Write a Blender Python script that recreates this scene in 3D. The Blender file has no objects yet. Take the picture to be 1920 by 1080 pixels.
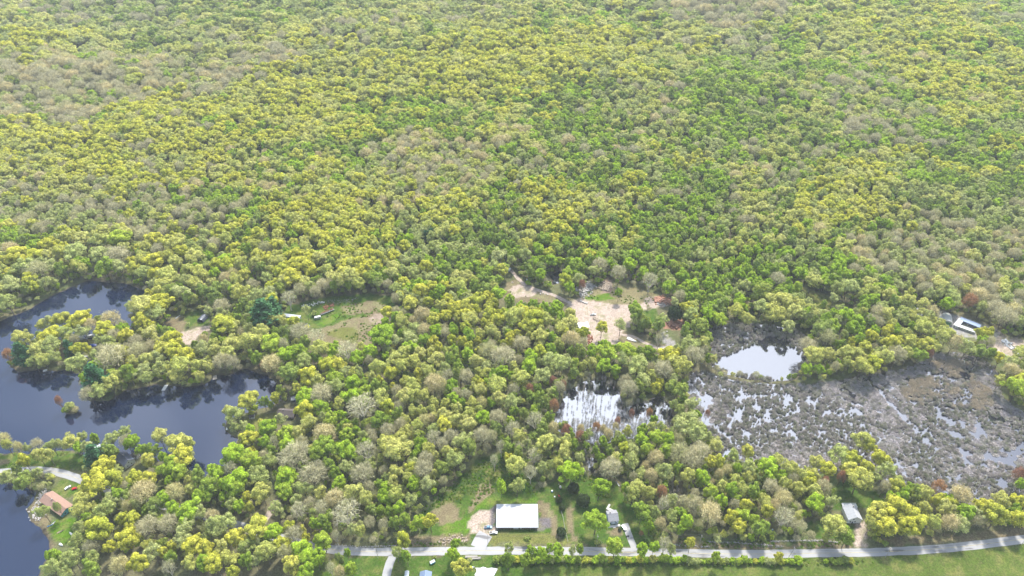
import bpy, math, random
import numpy as np
from mathutils import Vector, Matrix

# ------------------------------------------------------------------ scene, camera, sky, sun, exposure
S = bpy.context.scene
COL = S.collection
CAM_H = 450.0
PITCH = math.radians(37.0)
FPX = 1280.0
cam_d = bpy.data.cameras.new("camera")
cam = bpy.data.objects.new("camera", cam_d)
COL.objects.link(cam)
cam.location = (0, 0, CAM_H)
cam.rotation_euler = (math.pi / 2 - PITCH, 0, 0)
cam_d.sensor_width = 36.0
cam_d.lens = 36.0 * FPX / 1920.0
cam_d.clip_start = 1.0
cam_d.clip_end = 20000.0
S.camera = cam

SUN_EL, SUN_AZ = math.radians(55.0), math.radians(16.0)      # azimuth: from +Y (view direction) towards +X
SUN_DIR = Vector((math.cos(SUN_EL) * math.sin(SUN_AZ), math.cos(SUN_EL) * math.cos(SUN_AZ), math.sin(SUN_EL)))
W = bpy.data.worlds.new("World")
S.world = W
W.use_nodes = True
nt = W.node_tree
nt.nodes.clear()
wo = nt.nodes.new("ShaderNodeOutputWorld")
bg = nt.nodes.new("ShaderNodeBackground")
sky = nt.nodes.new("ShaderNodeTexSky")
sky.sky_type = 'NISHITA'
sky.sun_disc = False
sky.sun_elevation = SUN_EL
sky.sun_rotation = SUN_AZ
sky.air_density = 1.3
sky.dust_density = 2.0
tc = nt.nodes.new("ShaderNodeTexCoord")
# thin bright cloud round the sun, broken cloud elsewhere
dot = nt.nodes.new("ShaderNodeVectorMath"); dot.operation = 'DOT_PRODUCT'
gd = Vector((math.cos(math.radians(50)) * math.sin(math.radians(12)), math.cos(math.radians(50)) * math.cos(math.radians(12)), math.sin(math.radians(50))))
dot.inputs[1].default_value = gd
nrm = nt.nodes.new("ShaderNodeVectorMath"); nrm.operation = 'NORMALIZE'
nt.links.new(tc.outputs["Generated"], nrm.inputs[0])
nt.links.new(nrm.outputs[0], dot.inputs[0])
mr = nt.nodes.new("ShaderNodeMapRange"); mr.interpolation_type = 'SMOOTHSTEP'
mr.inputs["From Min"].default_value = math.cos(math.radians(34))
mr.inputs["From Max"].default_value = math.cos(math.radians(4))
nt.links.new(dot.outputs["Value"], mr.inputs["Value"])
nz = nt.nodes.new("ShaderNodeTexNoise")
nz.inputs["Scale"].default_value = 3.0
nz.inputs["Detail"].default_value = 5.0
nt.links.new(nrm.outputs[0], nz.inputs["Vector"])
nr = nt.nodes.new("ShaderNodeMapRange")
nr.inputs["From Min"].default_value = 0.50
nr.inputs["From Max"].default_value = 0.72
nr.inputs["To Max"].default_value = 0.35
nt.links.new(nz.outputs["Fac"], nr.inputs["Value"])
mx = nt.nodes.new("ShaderNodeMath"); mx.operation = 'MAXIMUM'
nt.links.new(mr.outputs[0], mx.inputs[0]); nt.links.new(nr.outputs[0], mx.inputs[1])
skm = nt.nodes.new("ShaderNodeMix"); skm.data_type = 'RGBA'
nt.links.new(mx.outputs[0], skm.inputs["Factor"])
nt.links.new(sky.outputs[0], skm.inputs["A"])
skm.inputs["B"].default_value = (20.0, 20.5, 21.8, 1)
nt.links.new(skm.outputs["Result"], bg.inputs["Color"])
bg.inputs["Strength"].default_value = 0.15
nt.links.new(bg.outputs[0], wo.inputs["Surface"])

sun_d = bpy.data.lights.new("sun", 'SUN')
sun_d.energy = 3.9
sun_d.angle = math.radians(6.0)
sun_d.color = (1.0, 0.95, 0.87)
sun = bpy.data.objects.new("sun", sun_d)
COL.objects.link(sun)
sun.location = (0, 0, 600)
sun.rotation_euler = SUN_DIR.to_track_quat('Z', 'Y').to_euler()

S.view_settings.view_transform = 'Standard'
S.view_settings.look = 'None'
S.view_settings.gamma = 1.0
S.view_settings.exposure = 0.69
S.cycles.max_bounces = 5
S.cycles.diffuse_bounces = 3
S.cycles.glossy_bounces = 2
S.cycles.transmission_bounces = 3
S.cycles.transparent_max_bounces = 4
S.cycles.volume_bounces = 0
S.cycles.caustics_reflective = False
S.cycles.caustics_refractive = False
S.cycles.sample_clamp_indirect = 6.0

rnd = random.Random(11)
rng = np.random.default_rng(5)

# ------------------------------------------------------------------ picture <-> place
SP, CP = math.sin(PITCH), math.cos(PITCH)
def at(u, v, z=0.0):
    """the world point at height z that the photograph shows at pixel (u, v)"""
    x = (u - 960.0) / FPX; y = (540.0 - v) / FPX
    d = Vector((x, CP + y * SP, -SP + y * CP))
    t = (z - CAM_H) / d.z
    return Vector((d.x * t, d.y * t, z))
def depth_of(p):
    return p[1] * CP - (p[2] - CAM_H) * SP
def project(x, y, z):
    dz = z - CAM_H
    f = y * CP - dz * SP
    return 960 + FPX * x / f, 540 - FPX * (y * SP + dz * CP) / f

# ------------------------------------------------------------------ small numpy noise
_tab = np.random.default_rng(3).random((256, 256))
def vnoise(x, y, s):
    x = np.asarray(x, float) / s; y = np.asarray(y, float) / s
    xi = np.floor(x).astype(int); yi = np.floor(y).astype(int)
    fx = x - xi; fy = y - yi
    fx = fx * fx * (3 - 2 * fx); fy = fy * fy * (3 - 2 * fy)
    a = _tab[xi % 256, yi % 256]; b = _tab[(xi + 1) % 256, yi % 256]
    c = _tab[xi % 256, (yi + 1) % 256]; d = _tab[(xi + 1) % 256, (yi + 1) % 256]
    return (a * (1 - fx) + b * fx) * (1 - fy) + (c * (1 - fx) + d * fx) * fy
def fbm(x, y, s):
    return (vnoise(x, y, s) + .5 * vnoise(x + 37, y + 91, s / 2) + .25 * vnoise(x + 5, y + 13, s / 4)) / 1.75

def wpoly(px):
    return np.array([at(u, v)[:2] for u, v in px])
def inside(P, x, y):
    r = np.zeros(x.shape, bool)
    n = len(P)
    for i in range(n):
        x1, y1 = P[i]; x2, y2 = P[(i + 1) % n]
        c = (y1 > y) != (y2 > y)
        with np.errstate(divide='ignore', invalid='ignore'):
            xx = (x2 - x1) * (y - y1) / (y2 - y1 + 1e-12) + x1
        r ^= c & (x < xx)
    return r
def dist(P, x, y, closed=True):
    d = np.full(x.shape, 1e9)
    n = len(P)
    for i in range(n if closed else n - 1):
        a = P[i]; b = P[(i + 1) % n]
        e = b - a; L = e @ e + 1e-9
        t = np.clip(((x - a[0]) * e[0] + (y - a[1]) * e[1]) / L, 0, 1)
        d = np.minimum(d, np.hypot(x - a[0] - t * e[0], y - a[1] - t * e[1]))
    return d

WATER = {
 'lake': [(-260,650),(0,603),(60,577),(110,549),(165,527),(230,531),(262,540),(286,558),(277,575),(250,592),(246,618),(200,638),(150,636),(110,636),(75,645),(45,655),(22,672),(14,690),(40,697),(90,694),(130,693),(150,705),(156,725),(165,752),(200,752),(240,732),(290,722),(340,726),(385,722),(405,704),(425,704),(460,692),(497,702),(522,718),(535,738),(524,752),(500,763),(470,772),(445,780),(425,790),(420,806),(440,820),(455,828),(440,858),(415,885),(398,900),(378,895),(360,882),(330,872),(300,864),(250,853),(215,851),(165,853),(140,846),(110,846),(60,851),(30,849),(-260,856)],
 'lower_lake': [(-260,900),(0,908),(45,908),(68,925),(62,940),(50,955),(55,975),(75,990),(84,1012),(92,1030),(88,1050),(75,1070),(66,1090),(50,1140),(-260,1180)],
 'pond': [(1335,650),(1325,625),(1350,608),(1400,606),(1450,612),(1490,618),(1512,632),(1515,660),(1508,690),(1492,712),(1440,716),(1400,710),(1352,700),(1325,680)],
 'swamp_water': [(1296,700),(1286,725),(1296,765),(1320,805),(1345,860),(1420,872),(1480,884),(1540,888),(1590,884),(1640,898),(1680,915),(1730,930),(1790,950),(1860,950),(1910,935),(2080,900),(2080,750),(1915,775),(1877,745),(1865,690),(1838,672),(1790,660),(1750,666),(1700,692),(1640,702),(1560,716),(1520,722),(1460,722),(1400,718),(1345,706),(1320,694)],
 'flooded_wood_water': [(1036,800),(1048,765),(1060,735),(1095,716),(1130,712),(1152,724),(1166,750),(1172,765),(1200,757),(1235,742),(1257,758),(1264,790),(1250,808),(1205,818),(1160,825),(1125,834),(1060,818)],
 'small_pool': [(1033,518),(1050,508),(1064,512),(1060,522),(1047,532),(1036,534)],
 'wood_pool': [(1098,862),(1112,858),(1122,878),(1112,886),(1100,878)],
 'roadside_pool': [(1246,920),(1268,924),(1286,938),(1280,945),(1262,942),(1248,932)],
}
WP = {k: wpoly(v) for k, v in WATER.items()}

GRASS = (.060, .115, .016); BRIGHT = (.085, .17, .012); OLIVE = (.135, .145, .04); DIRT = (.43, .345, .285); BRUSH = (.19, .155, .09)
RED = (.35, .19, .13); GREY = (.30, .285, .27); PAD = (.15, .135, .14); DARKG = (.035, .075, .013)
CLEAR = [  # colour, pixel outline; drawn in order
 ((.085, .125, .022), [(560,1046),(960,1041),(1600,1046),(1750,1038),(2200,990),(2200,1500),(560,1500)]),
 (GRASS, [(640,1044),(722,1047),(716,1080),(700,1200),(560,1200),(600,1090)]),
 (GRASS, [(745,1045),(960,1043),(1000,1060),(960,1300),(740,1300)]),
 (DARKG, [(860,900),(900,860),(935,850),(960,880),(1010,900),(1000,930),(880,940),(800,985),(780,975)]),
 (GRASS, [(795,1002),(800,985),(835,960),(870,935),(930,925),(1000,930),(1040,900),(1100,890),(1150,900),(1175,935),(1230,960),(1240,1005),(1230,1026),(1000,1020),(900,1015),(850,1008)]),
 (BRIGHT, [(826,990),(850,975),(890,972),(888,998),(830,1001)]),
 (BRIGHT, [(888,945),(925,932),(940,935),(925,950),(880,960)]),
 (BRIGHT, [(932,932),(1005,936),(1025,948),(1030,970),(1012,970),(1008,945),(935,945)]),
 (OLIVE, [(910,1001),(1035,998),(1040,1018),(912,1021)]),
 (BRUSH, [(1033,995),(1012,960),(1010,940),(1030,945),(1045,975),(1048,1018),(1036,1010)]),
 (BRUSH, [(1060,955),(1072,950),(1082,1018),(1070,1019)]),
 (BRUSH, [(812,982),(812,958),(842,940),(860,955),(862,976),(830,986)]),
 (BRUSH, [(885,948),(890,920),(915,902),(928,920),(905,942),(876,965)]),
 (BRUSH, [(740,1022),(760,1008),(850,1002),(884,1004),(880,1018),(800,1024)]),
 (BRUSH, [(1133,997),(1160,990),(1170,1004),(1140,1008)]),
 (DIRT, [(884,1003),(878,985),(888,965),(905,956),(932,966),(932,996),(922,1002),(905,1006)]),
 (PAD, [(1007,969),(1030,970),(1033,991),(1007,993)]),
 (PAD, [(925,952),(932,952),(932,995),(922,990)]),
 (GRASS, [(-60,852),(60,846),(120,844),(160,855),(172,885),(110,878),(-60,879)]),
 (BRUSH, [(-40,866),(22,862),(25,874),(-40,876)]),
 (GRASS, [(93,925),(118,900),(152,907),(150,928),(120,935)]),
 (BRIGHT, [(96,990),(105,975),(145,970),(162,1000),(135,1022),(100,1012)]),
 (BRUSH, [(58,950),(78,925),(88,925),(85,945),(98,985),(95,1010),(105,1040),(86,1045),(80,1010),(62,975)]),
 (GRASS, [(525,602),(540,575),(600,560),(640,556),(700,552),(742,560),(742,585),(700,600),(640,612),(590,618),(540,608)]),
 (BRIGHT, [(594,612),(610,601),(630,590),(640,592),(622,606),(602,614)]),
 (BRUSH, [(640,575),(700,566),(735,575),(700,588),(650,592)]),
 (BRUSH, [(566,625),(600,620),(640,604),(700,588),(738,585),(724,610),(700,640),(690,668),(640,665),(590,645)]),
 (OLIVE, [(610,625),(650,612),(670,620),(675,645),(640,640)]),
 ((.30,.235,.185), [(690,598),(705,588),(738,586),(730,605),(715,612),(692,608)]),
 (GRASS, [(345,592),(370,582),(395,595),(392,612),(350,612)]),
 (BRUSH, [(308,612),(320,596),(340,592),(350,605),(345,622),(318,634)]),
 (DIRT, [(318,634),(345,622),(392,612),(396,618),(370,630),(360,646),(344,648),(338,637)]),
 (OLIVE, [(440,802),(455,788),(490,778),(540,768),(532,795),(500,803),(465,812)]),
 (GRASS, [(1556,925),(1575,900),(1600,905),(1660,930),(1640,952),(1560,960)]),
 (GRASS, [(1495,1010),(1500,985),(1540,975),(1600,985),(1598,1012)]),
 (DIRT, [(1602,990),(1600,978),(1622,978),(1624,1000),(1626,1030),(1606,1030)]),
 (BRUSH, [(1636,1012),(1700,1010),(1920,990),(1990,985),(1990,1000),(1860,1014),(1700,1026)]),
 (BRUSH, [(1240,1016),(1340,1020),(1600,1022),(1604,1030),(1400,1031),(1240,1029)]),
 (BRUSH, [(940,560),(948,530),(975,525),(1010,545),(1062,560),(1066,572),(1040,575),(1000,572)]),
 (DIRT, [(950,545),(970,532),(1005,545),(1000,556),(968,560)]),
 ((.22,.19,.10), [(1080,556),(1090,545),(1140,535),(1190,540),(1230,552),(1225,572),(1180,590),(1130,580),(1095,570)]),
 (GREY, [(1083,556),(1085,545),(1105,528),(1118,535),(1100,555)]),
 ((.28,.20,.16), [(1128,552),(1130,530),(1140,520),(1150,532),(1148,548)]),
 (BRIGHT, [(1095,560),(1140,550),(1150,562),(1120,566)]),
 (GRASS, [(1192,590),(1232,578),(1236,592),(1240,610),(1215,610),(1198,602)]),
 (DIRT, [(1064,568),(1085,560),(1120,567),(1150,572),(1190,576),(1222,556),(1252,560),(1256,572),(1215,580),(1186,592),(1180,606),(1190,612),(1172,618),(1160,640),(1140,655),(1112,660),(1098,655),(1102,630),(1085,610),(1072,590)]),
 (BRUSH, [(1140,655),(1160,640),(1172,618),(1200,635),(1250,650),(1270,660),(1250,668),(1180,668),(1145,668)]),
 (RED, [(1222,562),(1228,555),(1262,560),(1270,569),(1240,569)]),
 (RED, [(1246,606),(1258,596),(1282,602),(1286,618),(1268,622),(1244,614)]),
 (GREY, [(1238,632),(1244,620),(1262,640),(1266,652),(1246,650)]),
 (GREY, [(1232,654),(1258,650),(1264,656),(1240,660)]),
 (GREY, [(1710,592),(1722,575),(1770,585),(1880,622),(1868,640),(1800,630),(1735,602)]),
 (DARKG, [(1690,578),(1700,565),(1755,590),(1740,597)]),
 (DIRT, [(1846,660),(1858,642),(1880,630),(1925,640),(1925,680),(1902,690),(1872,672)]),
 ((.26,.20,.15), [(1478,560),(1482,545),(1500,550),(1500,566)]),
 (OLIVE, [(1470,545),(1480,530),(1540,550),(1600,580),(1590,600),(1530,600),(1500,575)]),
 (BRUSH, [(1550,590),(1560,575),(1590,580),(1590,595)]),
]
CP_ = [(c, wpoly(p)) for c, p in CLEAR]
ROADS = {
 'main_road': ([(-200,893),(-60,890),(0,886),(60,882),(105,886),(140,896),(170,908),(230,930),(320,952),(420,978),(520,1008),(620,1031),(740,1036),(880,1034),(1040,1034),(1200,1037),(1400,1040),(1560,1038),(1660,1036),(1760,1030),(1840,1022),(1920,1012),(2150,985)], 6.5, 'asphalt'),
 'side_road': ([(737,1044),(731,1056),(727,1070),(722,1100),(716,1180)], 6.0, 'asphalt'),
 'barn_driveway': ([(896,1028),(903,1014),(911,1002)], 11.0, 'asphalt'),
 'house_driveway': ([(1171,983),(1180,1006),(1189,1029)], 4.9, 'asphalt'),
 'woodland_lane': ([(522,938),(512,950),(503,968),(490,990)], 4.5, 'lane'),
 'yard_track': ([(950,500),(962,512),(978,530),(1000,542),(1040,555),(1072,572),(1088,584)], 4.6, 'lane'),
 'loop_track': ([(1164,628),(1190,634),(1215,647),(1240,656),(1262,656)], 4.0, 'lane'),
}
RP = {k: np.array([at(u, v)[:2] for u, v in p]) for k, (p, w, m) in ROADS.items()}

# ------------------------------------------------------------------ terrain height
def base_h(x, y):
    x = np.asarray(x, float); y = np.asarray(y, float)
    k = np.clip((y - 860) / 350, 0, 1); k = k * k * (3 - 2 * k)
    a = x * .45 + y * .9
    ridge = np.sin(a / 92.0 + 2.2 * fbm(x, y, 420)) * 7 + (fbm(x, y, 260) - .5) * 34
    return .8 + k * (ridge + 8)
def ground_h(x, y):
    h = base_h(x, y)
    near = (y < 900) & (y > 150)
    if np.any(near):
        xn, yn = x[near], y[near]
        wx = xn + (fbm(xn, yn, 9) - .5) * 5; wy = yn + (fbm(xn + 50, yn, 9) - .5) * 5
        hh = h[near]
        for k, P in WP.items():
            m = (wx > P[:, 0].min() - 12) & (wx < P[:, 0].max() + 12) & (wy > P[:, 1].min() - 12) & (wy < P[:, 1].max() + 12)
            if not m.any(): continue
            d = dist(P, wx[m], wy[m]); s = np.where(inside(P, wx[m], wy[m]), -d, d)
            hh[m] = np.minimum(hh[m], np.clip(s * .35, -1.6, .8))
        c = at(133, 772); dd = np.hypot(xn - c.x, (yn - c.y) * 1.6)
        hh = np.maximum(hh, np.clip(.6 - (dd - 3) * .3, -1.6, .5))
        h[near] = hh
    return h
def in_water(x, y, grow=0.0):
    r = np.zeros(x.shape, bool)
    for P in WP.values():
        r |= inside(P, x, y)
        if grow > 0: r |= dist(P, x, y) < grow
    return r

# ------------------------------------------------------------------ materials
def newmat(name):
    m = bpy.data.materials.new(name); m.use_nodes = True
    t = m.node_tree; t.nodes.clear()
    o = t.nodes.new("ShaderNodeOutputMaterial")
    return m, t, o
def N(t, kind, **kw):
    n = t.nodes.new(kind)
    for k, v in kw.items(): setattr(n, k, v)
    return n
def plain(name, col, rough=.7, metal=0.0, noise=.25, nscale=.8, spec=.3, emit=None):
    m, t, o = newmat(name)
    b = N(t, "ShaderNodeBsdfPrincipled")
    b.inputs["Roughness"].default_value = rough; b.inputs["Metallic"].default_value = metal
    b.inputs["Specular IOR Level"].default_value = spec
    g = N(t, "ShaderNodeNewGeometry"); n = N(t, "ShaderNodeTexNoise"); n.inputs["Scale"].default_value = nscale; n.inputs["Detail"].default_value = 6
    t.links.new(g.outputs["Position"], n.inputs["Vector"])
    r = N(t, "ShaderNodeMapRange"); r.inputs["From Min"].default_value = .3; r.inputs["From Max"].default_value = .7
    r.inputs["To Min"].default_value = 1 - noise; r.inputs["To Max"].default_value = 1 + noise * .5
    t.links.new(n.outputs["Fac"], r.inputs["Value"])
    v = N(t, "ShaderNodeVectorMath", operation='SCALE'); v.inputs[0].default_value = col[:3]
    t.links.new(r.outputs[0], v.inputs["Scale"]); t.links.new(v.outputs[0], b.inputs["Base Color"])
    t.links.new(b.outputs[0], o.inputs["Surface"])
    return m
def leaf_mat(name, cols, trans=.45, jit=.42):
    m, t, o = newmat(name)
    oi = N(t, "ShaderNodeObjectInfo"); ramp = N(t, "ShaderNodeValToRGB")
    e = ramp.color_ramp.elements
    e[0].position = 0; e[0].color = (*cols[0], 1); e[1].position = 1; e[1].color = (*cols[-1], 1)
    for i, c in enumerate(cols[1:-1]):
        q = e.new((i + 1) / (len(cols) - 1)); q.color = (*c, 1)
    t.links.new(oi.outputs["Random"], ramp.inputs[0])
    g = N(t, "ShaderNodeNewGeometry")
    r = N(t, "ShaderNodeMapRange"); r.inputs["To Min"].default_value = 1 - jit; r.inputs["To Max"].default_value = 1 + jit
    t.links.new(g.outputs["Random Per Island"], r.inputs["Value"])
    # clump-scale tone
    tcn = N(t, "ShaderNodeTexCoord"); nn = N(t, "ShaderNodeTexNoise"); nn.inputs["Scale"].default_value = .33; nn.inputs["Detail"].default_value = 2
    t.links.new(tcn.outputs["Object"], nn.inputs["Vector"])
    r2 = N(t, "ShaderNodeMapRange"); r2.inputs["From Min"].default_value = .35; r2.inputs["From Max"].default_value = .65
    r2.inputs["To Min"].default_value = .72; r2.inputs["To Max"].default_value = 1.2
    t.links.new(nn.outputs["Fac"], r2.inputs["Value"])
    mu = N(t, "ShaderNodeMath", operation='MULTIPLY'); t.links.new(r.outputs[0], mu.inputs[0]); t.links.new(r2.outputs[0], mu.inputs[1])
    bl = N(t, "ShaderNodeMix"); bl.data_type = 'RGBA'; bl.inputs["Factor"].default_value = .25 if name.split('_')[0] in ('oak', 'pale', 'maple', 'mid', 'sage') else .12 if name in ('twigs', 'tan_buds') else 0.0
    t.links.new(ramp.outputs[0], bl.inputs["A"]); bl.inputs["B"].default_value = (.53, .58, .10, 1)
    v = N(t, "ShaderNodeVectorMath", operation='SCALE'); t.links.new(bl.outputs["Result"], v.inputs[0]); t.links.new(mu.outputs[0], v.inputs["Scale"])
    d = N(t, "ShaderNodeBsdfDiffuse"); tr = N(t, "ShaderNodeBsdfTranslucent"); mix = N(t, "ShaderNodeMixShader"); mix.inputs[0].default_value = trans
    t.links.new(v.outputs[0], d.inputs["Color"]); t.links.new(v.outputs[0], tr.inputs["Color"])
    t.links.new(d.outputs[0], mix.inputs[1]); t.links.new(tr.outputs[0], mix.inputs[2]); t.links.new(mix.outputs[0], o.inputs["Surface"])
    return m
M = {}
M['bark'] = plain('bark', (.17, .14, .11), .9, noise=.4)
M['whitebark'] = plain('whitebark', (.60, .55, .47), .9, noise=.3)
LEAF = {
 'Y': leaf_mat('oak_catkins', [(.66,.64,.09), (.74,.70,.12), (.58,.61,.08), (.70,.66,.17)]),
 'O': leaf_mat('pale_oak_leaves', [(.66,.64,.22), (.58,.61,.19), (.71,.68,.28), (.60,.60,.16)]),
 'G': leaf_mat('maple_leaves', [(.38,.56,.035), (.46,.64,.05), (.30,.47,.04), (.52,.63,.08)]),
 'M': leaf_mat('mid_leaves', [(.24,.37,.045), (.32,.44,.07), (.28,.37,.11), (.36,.42,.08)]),
 'S': leaf_mat('sage_leaves', [(.52,.57,.25), (.46,.52,.19), (.58,.60,.31), (.50,.54,.20)]),
 'B': leaf_mat('twigs', [(.56,.50,.32), (.50,.46,.32), (.60,.54,.36), (.50,.48,.26)], trans=.2),
 'K': leaf_mat('tan_buds', [(.68,.57,.34), (.62,.53,.31), (.72,.62,.37), (.62,.57,.28)], trans=.25),
 'R': leaf_mat('red_buds', [(.48,.26,.15), (.40,.22,.15), (.52,.31,.14)], trans=.3),
 'W': leaf_mat('pale_twigs', [(.60,.54,.42), (.54,.49,.38), (.64,.58,.45)], trans=.15),
 'P': leaf_mat('pine_needles', [(.07,.17,.07), (.09,.20,.08), (.06,.15,.06)], trans=.1),
 'D': leaf_mat('cedar_leaves', [(.05,.08,.03), (.07,.085,.03)], trans=.1),
}

# ------------------------------------------------------------------ mesh helpers
def mesh_from(name, V, F, mats, midx=None, smooth=False):
    me = bpy.data.meshes.new(name)
    V = np.asarray(V, np.float32)
    if isinstance(F, np.ndarray):
        k = F.shape[1]
        me.vertices.add(len(V)); me.vertices.foreach_set("co", V.ravel())
        me.loops.add(F.size); me.loops.foreach_set("vertex_index", F.ravel().astype(np.int32))
        me.polygons.add(len(F)); me.polygons.foreach_set("loop_start", np.arange(0, F.size, k, dtype=np.int32))
        if midx is not None: me.polygons.foreach_set("material_index", np.asarray(midx, np.int32))
        me.update(calc_edges=True); me.validate()
    else:
        me.from_pydata([tuple(map(float, v)) for v in V], [], [list(f) for f in F])
        if midx is not None: me.polygons.foreach_set("material_index", np.asarray(midx, np.int32))
        me.update()
    for m in mats: me.materials.append(m)
    if smooth: me.polygons.foreach_set("use_smooth", [True] * len(me.polygons))
    return me
def leaf_quads(C, Nn, size, aspect=1.0, axis=None):
    """one small quad per row of C, facing Nn"""
    n = len(C)
    Nn = Nn / (np.linalg.norm(Nn, axis=1, keepdims=True) + 1e-9)
    if axis is None:
        axis = rng.normal(size=(n, 3))
    T = axis - (axis * Nn).sum(1, keepdims=True) * Nn
    T /= np.linalg.norm(T, axis=1, keepdims=True) + 1e-9
    Bt = np.cross(Nn, T)
    s = (np.asarray(size) * np.ones(n))[:, None] * .5
    a = T * s * aspect; b = Bt * s
    V = np.stack([C - a - b, C + a - b * .6, C + a + b, C - a * .7 + b], 1).reshape(-1, 3)
    return V, np.arange(n * 4).reshape(n, 4)
def unit(n):
    v = rng.normal(size=(n, 3)); return v / np.linalg.norm(v, axis=1, keepdims=True)
def tube(p, q, r0, r1, k=5):
    p = np.array(p, float); q = np.array(q, float); d = q - p; d /= np.linalg.norm(d) + 1e-9
    u = np.cross(d, [0, 0, 1.0]) if abs(d[2]) < .9 else np.cross(d, [1.0, 0, 0]); u /= np.linalg.norm(u); w = np.cross(d, u)
    a = np.arange(k) * 2 * math.pi / k
    ring = np.cos(a)[:, None] * u + np.sin(a)[:, None] * w
    V = np.vstack([p + ring * r0, q + ring * r1])
    F = [[i, (i + 1) % k, k + (i + 1) % k, k + i] for i in range(k)]
    return V, np.array(F)
def cat(parts):
    Vs, Fs, o = [], [], 0
    for V, F in parts:
        Vs.append(V); Fs.append(F + o); o += len(V)
    return np.vstack(Vs), np.vstack(Fs)
def limbs(H0, zc, R, Rz, n, rad, sub=3, lean=0.0):
    """trunk, limbs that reach into the crown, sub-branches"""
    out = []
    top = np.array([lean, 0, H0])
    mid = np.array([lean * .4 + rng.normal() * .2, rng.normal() * .2, H0 * .5])
    out.append(tube((0, 0, -1.0), mid, rad * 1.25, rad * .95, 7)); out.append(tube(mid, top, rad * .95, rad * .75, 7))
    for i in range(n):
        a = i * 2 * math.pi / n + rng.random() * .8
        e = .15 + .75 * rng.random()
        tip = np.array([math.cos(a) * math.cos(e) * R * .8, math.sin(a) * math.cos(e) * R * .8, zc + math.sin(e) * Rz * .85 - Rz * .25])
        k = top * .45 + tip * .55 + rng.normal(size=3) * .35
        out.append(tube(top, k, rad * .55, rad * .34, 5)); out.append(tube(k, tip, rad * .34, rad * .1, 4))
        for j in range(sub):
            s = k + (tip - k) * rng.random() * .7
            q = s + (unit(1)[0] * np.array([1, 1, .6]) + np.array([math.cos(a), math.sin(a), .7]) * .7) * R * .28
            out.append(tube(s, q, rad * .2, rad * .05, 4))
    return cat(out)
def crown(kind, R=7.0, zc=11.0):
    Rz = R * .88
    if kind in 'YOGMS':
        nl = {'Y': 26, 'O': 24, 'G': 30, 'M': 28, 'S': 22}[kind]
        per = {'Y': 190, 'O': 150, 'G': 175, 'M': 160, 'S': 130}[kind]
        sz = {'Y': .62, 'O': .52, 'G': .60, 'M': .60, 'S': .46}[kind]
        if kind in 'GM': Rz = R * .95
        C, Nn = [], []
        sq = rng.uniform(.8, 1.2); hole = unit(1)[0]; Rz = Rz * rng.uniform(.85, 1.15)
        for i in range(nl):
            u = unit(1)[0]; u[2] = abs(u[2]) * 1.1 - (.25 if kind in 'YO' else .55) * rng.random()
            f = .50 + .26 * rng.random() + (.22 if rng.random() < .2 else 0) - .22 * max(0.0, float(u @ hole)) ** 2
            u = u * np.array([sq, 1 / sq, 1])
            c = np.array([0, 0, zc]) + u * np.array([R, R, Rz]) * f
            lr = R * (.15 + .18 * rng.random())
            nn = unit(per); nn[:, 2] = np.where(nn[:, 2] < -.2, -nn[:, 2] * .8, nn[:, 2])
            nn /= np.linalg.norm(nn, axis=1, keepdims=True)
            rr = lr * (.72 + .36 * rng.random((per, 1)))
            C.append(c + nn * rr * np.array([1, 1, .85])); Nn.append(nn + rng.normal(size=(per, 3)) * .38 + np.array([0, 0, .25]))
        # inner and skirt leaves
        k = int(per * 4)
        nn = unit(k); nn[:, 2] = nn[:, 2] * .7 - .15
        C.append(np.array([0, 0, zc]) + nn * np.array([R, R, Rz]) * (.35 + .45 * rng.random((k, 1)))); Nn.append(rng.normal(size=(k, 3)))
        C = np.vstack(C); Nn = np.vstack(Nn)
        return leaf_quads(C, Nn, sz * (.7 + .6 * rng.random(len(C))))
    if kind in 'BKRW':
        n = {'B': 1650, 'K': 1300, 'R': 1100, 'W': 800}[kind]
        nn = unit(n); nn[:, 2] = np.where(nn[:, 2] < -.35, -nn[:, 2], nn[:, 2])
        lump = 1 + .18 * np.sin(nn[:, 0] * 5 + 1) * np.cos(nn[:, 1] * 6)
        f = (.35 + .6 * rng.random((n, 1)) ** .6) * lump[:, None]
        C = np.array([0, 0, zc]) + nn * np.array([R, R, Rz]) * f
        ax = nn + rng.normal(size=(n, 3)) * .5 + np.array([0, 0, .35])
        parts = [leaf_quads(C, rng.normal(size=(n, 3)), .11 + .05 * rng.random(n), 12.0, ax)]
        if kind in 'KR':
            k = 1500 if kind == 'K' else 1700
            c0 = np.array([0, 0, zc]) + (lambda u: u * np.array([R, R, Rz]) * (.62 + .3 * rng.random((40, 1))))(np.abs(unit(40)) * np.array([1, 1, 1]) * np.sign(rng.normal(size=(40, 3)) + np.array([0, 0, 1.2])))
            C = c0[rng.integers(0, 40, k)] + rng.normal(size=(k, 3)) * R * .12
            parts.append(leaf_quads(C, rng.normal(size=(k, 3)) + (C - np.array([0, 0, zc])) / R, .34 + .2 * rng.random(k)))
        return cat(parts)
    if kind == 'P':
        C, Nn = [], []
        Rp = R * .72
        for w in range(13):
            z = 3.0 + w * 1.15; rr = Rp * (1 - (w / 14.0) ** 1.5) * (.85 + .25 * rng.random())
            for b in range(8):
                a = rng.random() * 6.28; L = rr * (.7 + .4 * rng.random()); m = int(14 + L * 7)
                s = rng.random((m, 1))
                p = np.array([math.cos(a), math.sin(a), 0]) * L * s + np.array([0, 0, z]) + rng.normal(size=(m, 3)) * np.array([.5, .5, .25]) + np.array([0, 0, .25]) * s * L * .5
                C.append(p); Nn.append(np.array([0, 0, 1.0]) + rng.normal(size=(m, 3)) * .6)
        C = np.vstack(C); Nn = np.vstack(Nn)
        return leaf_quads(C, Nn, .65 * (.7 + .6 * rng.random(len(C))))
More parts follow.
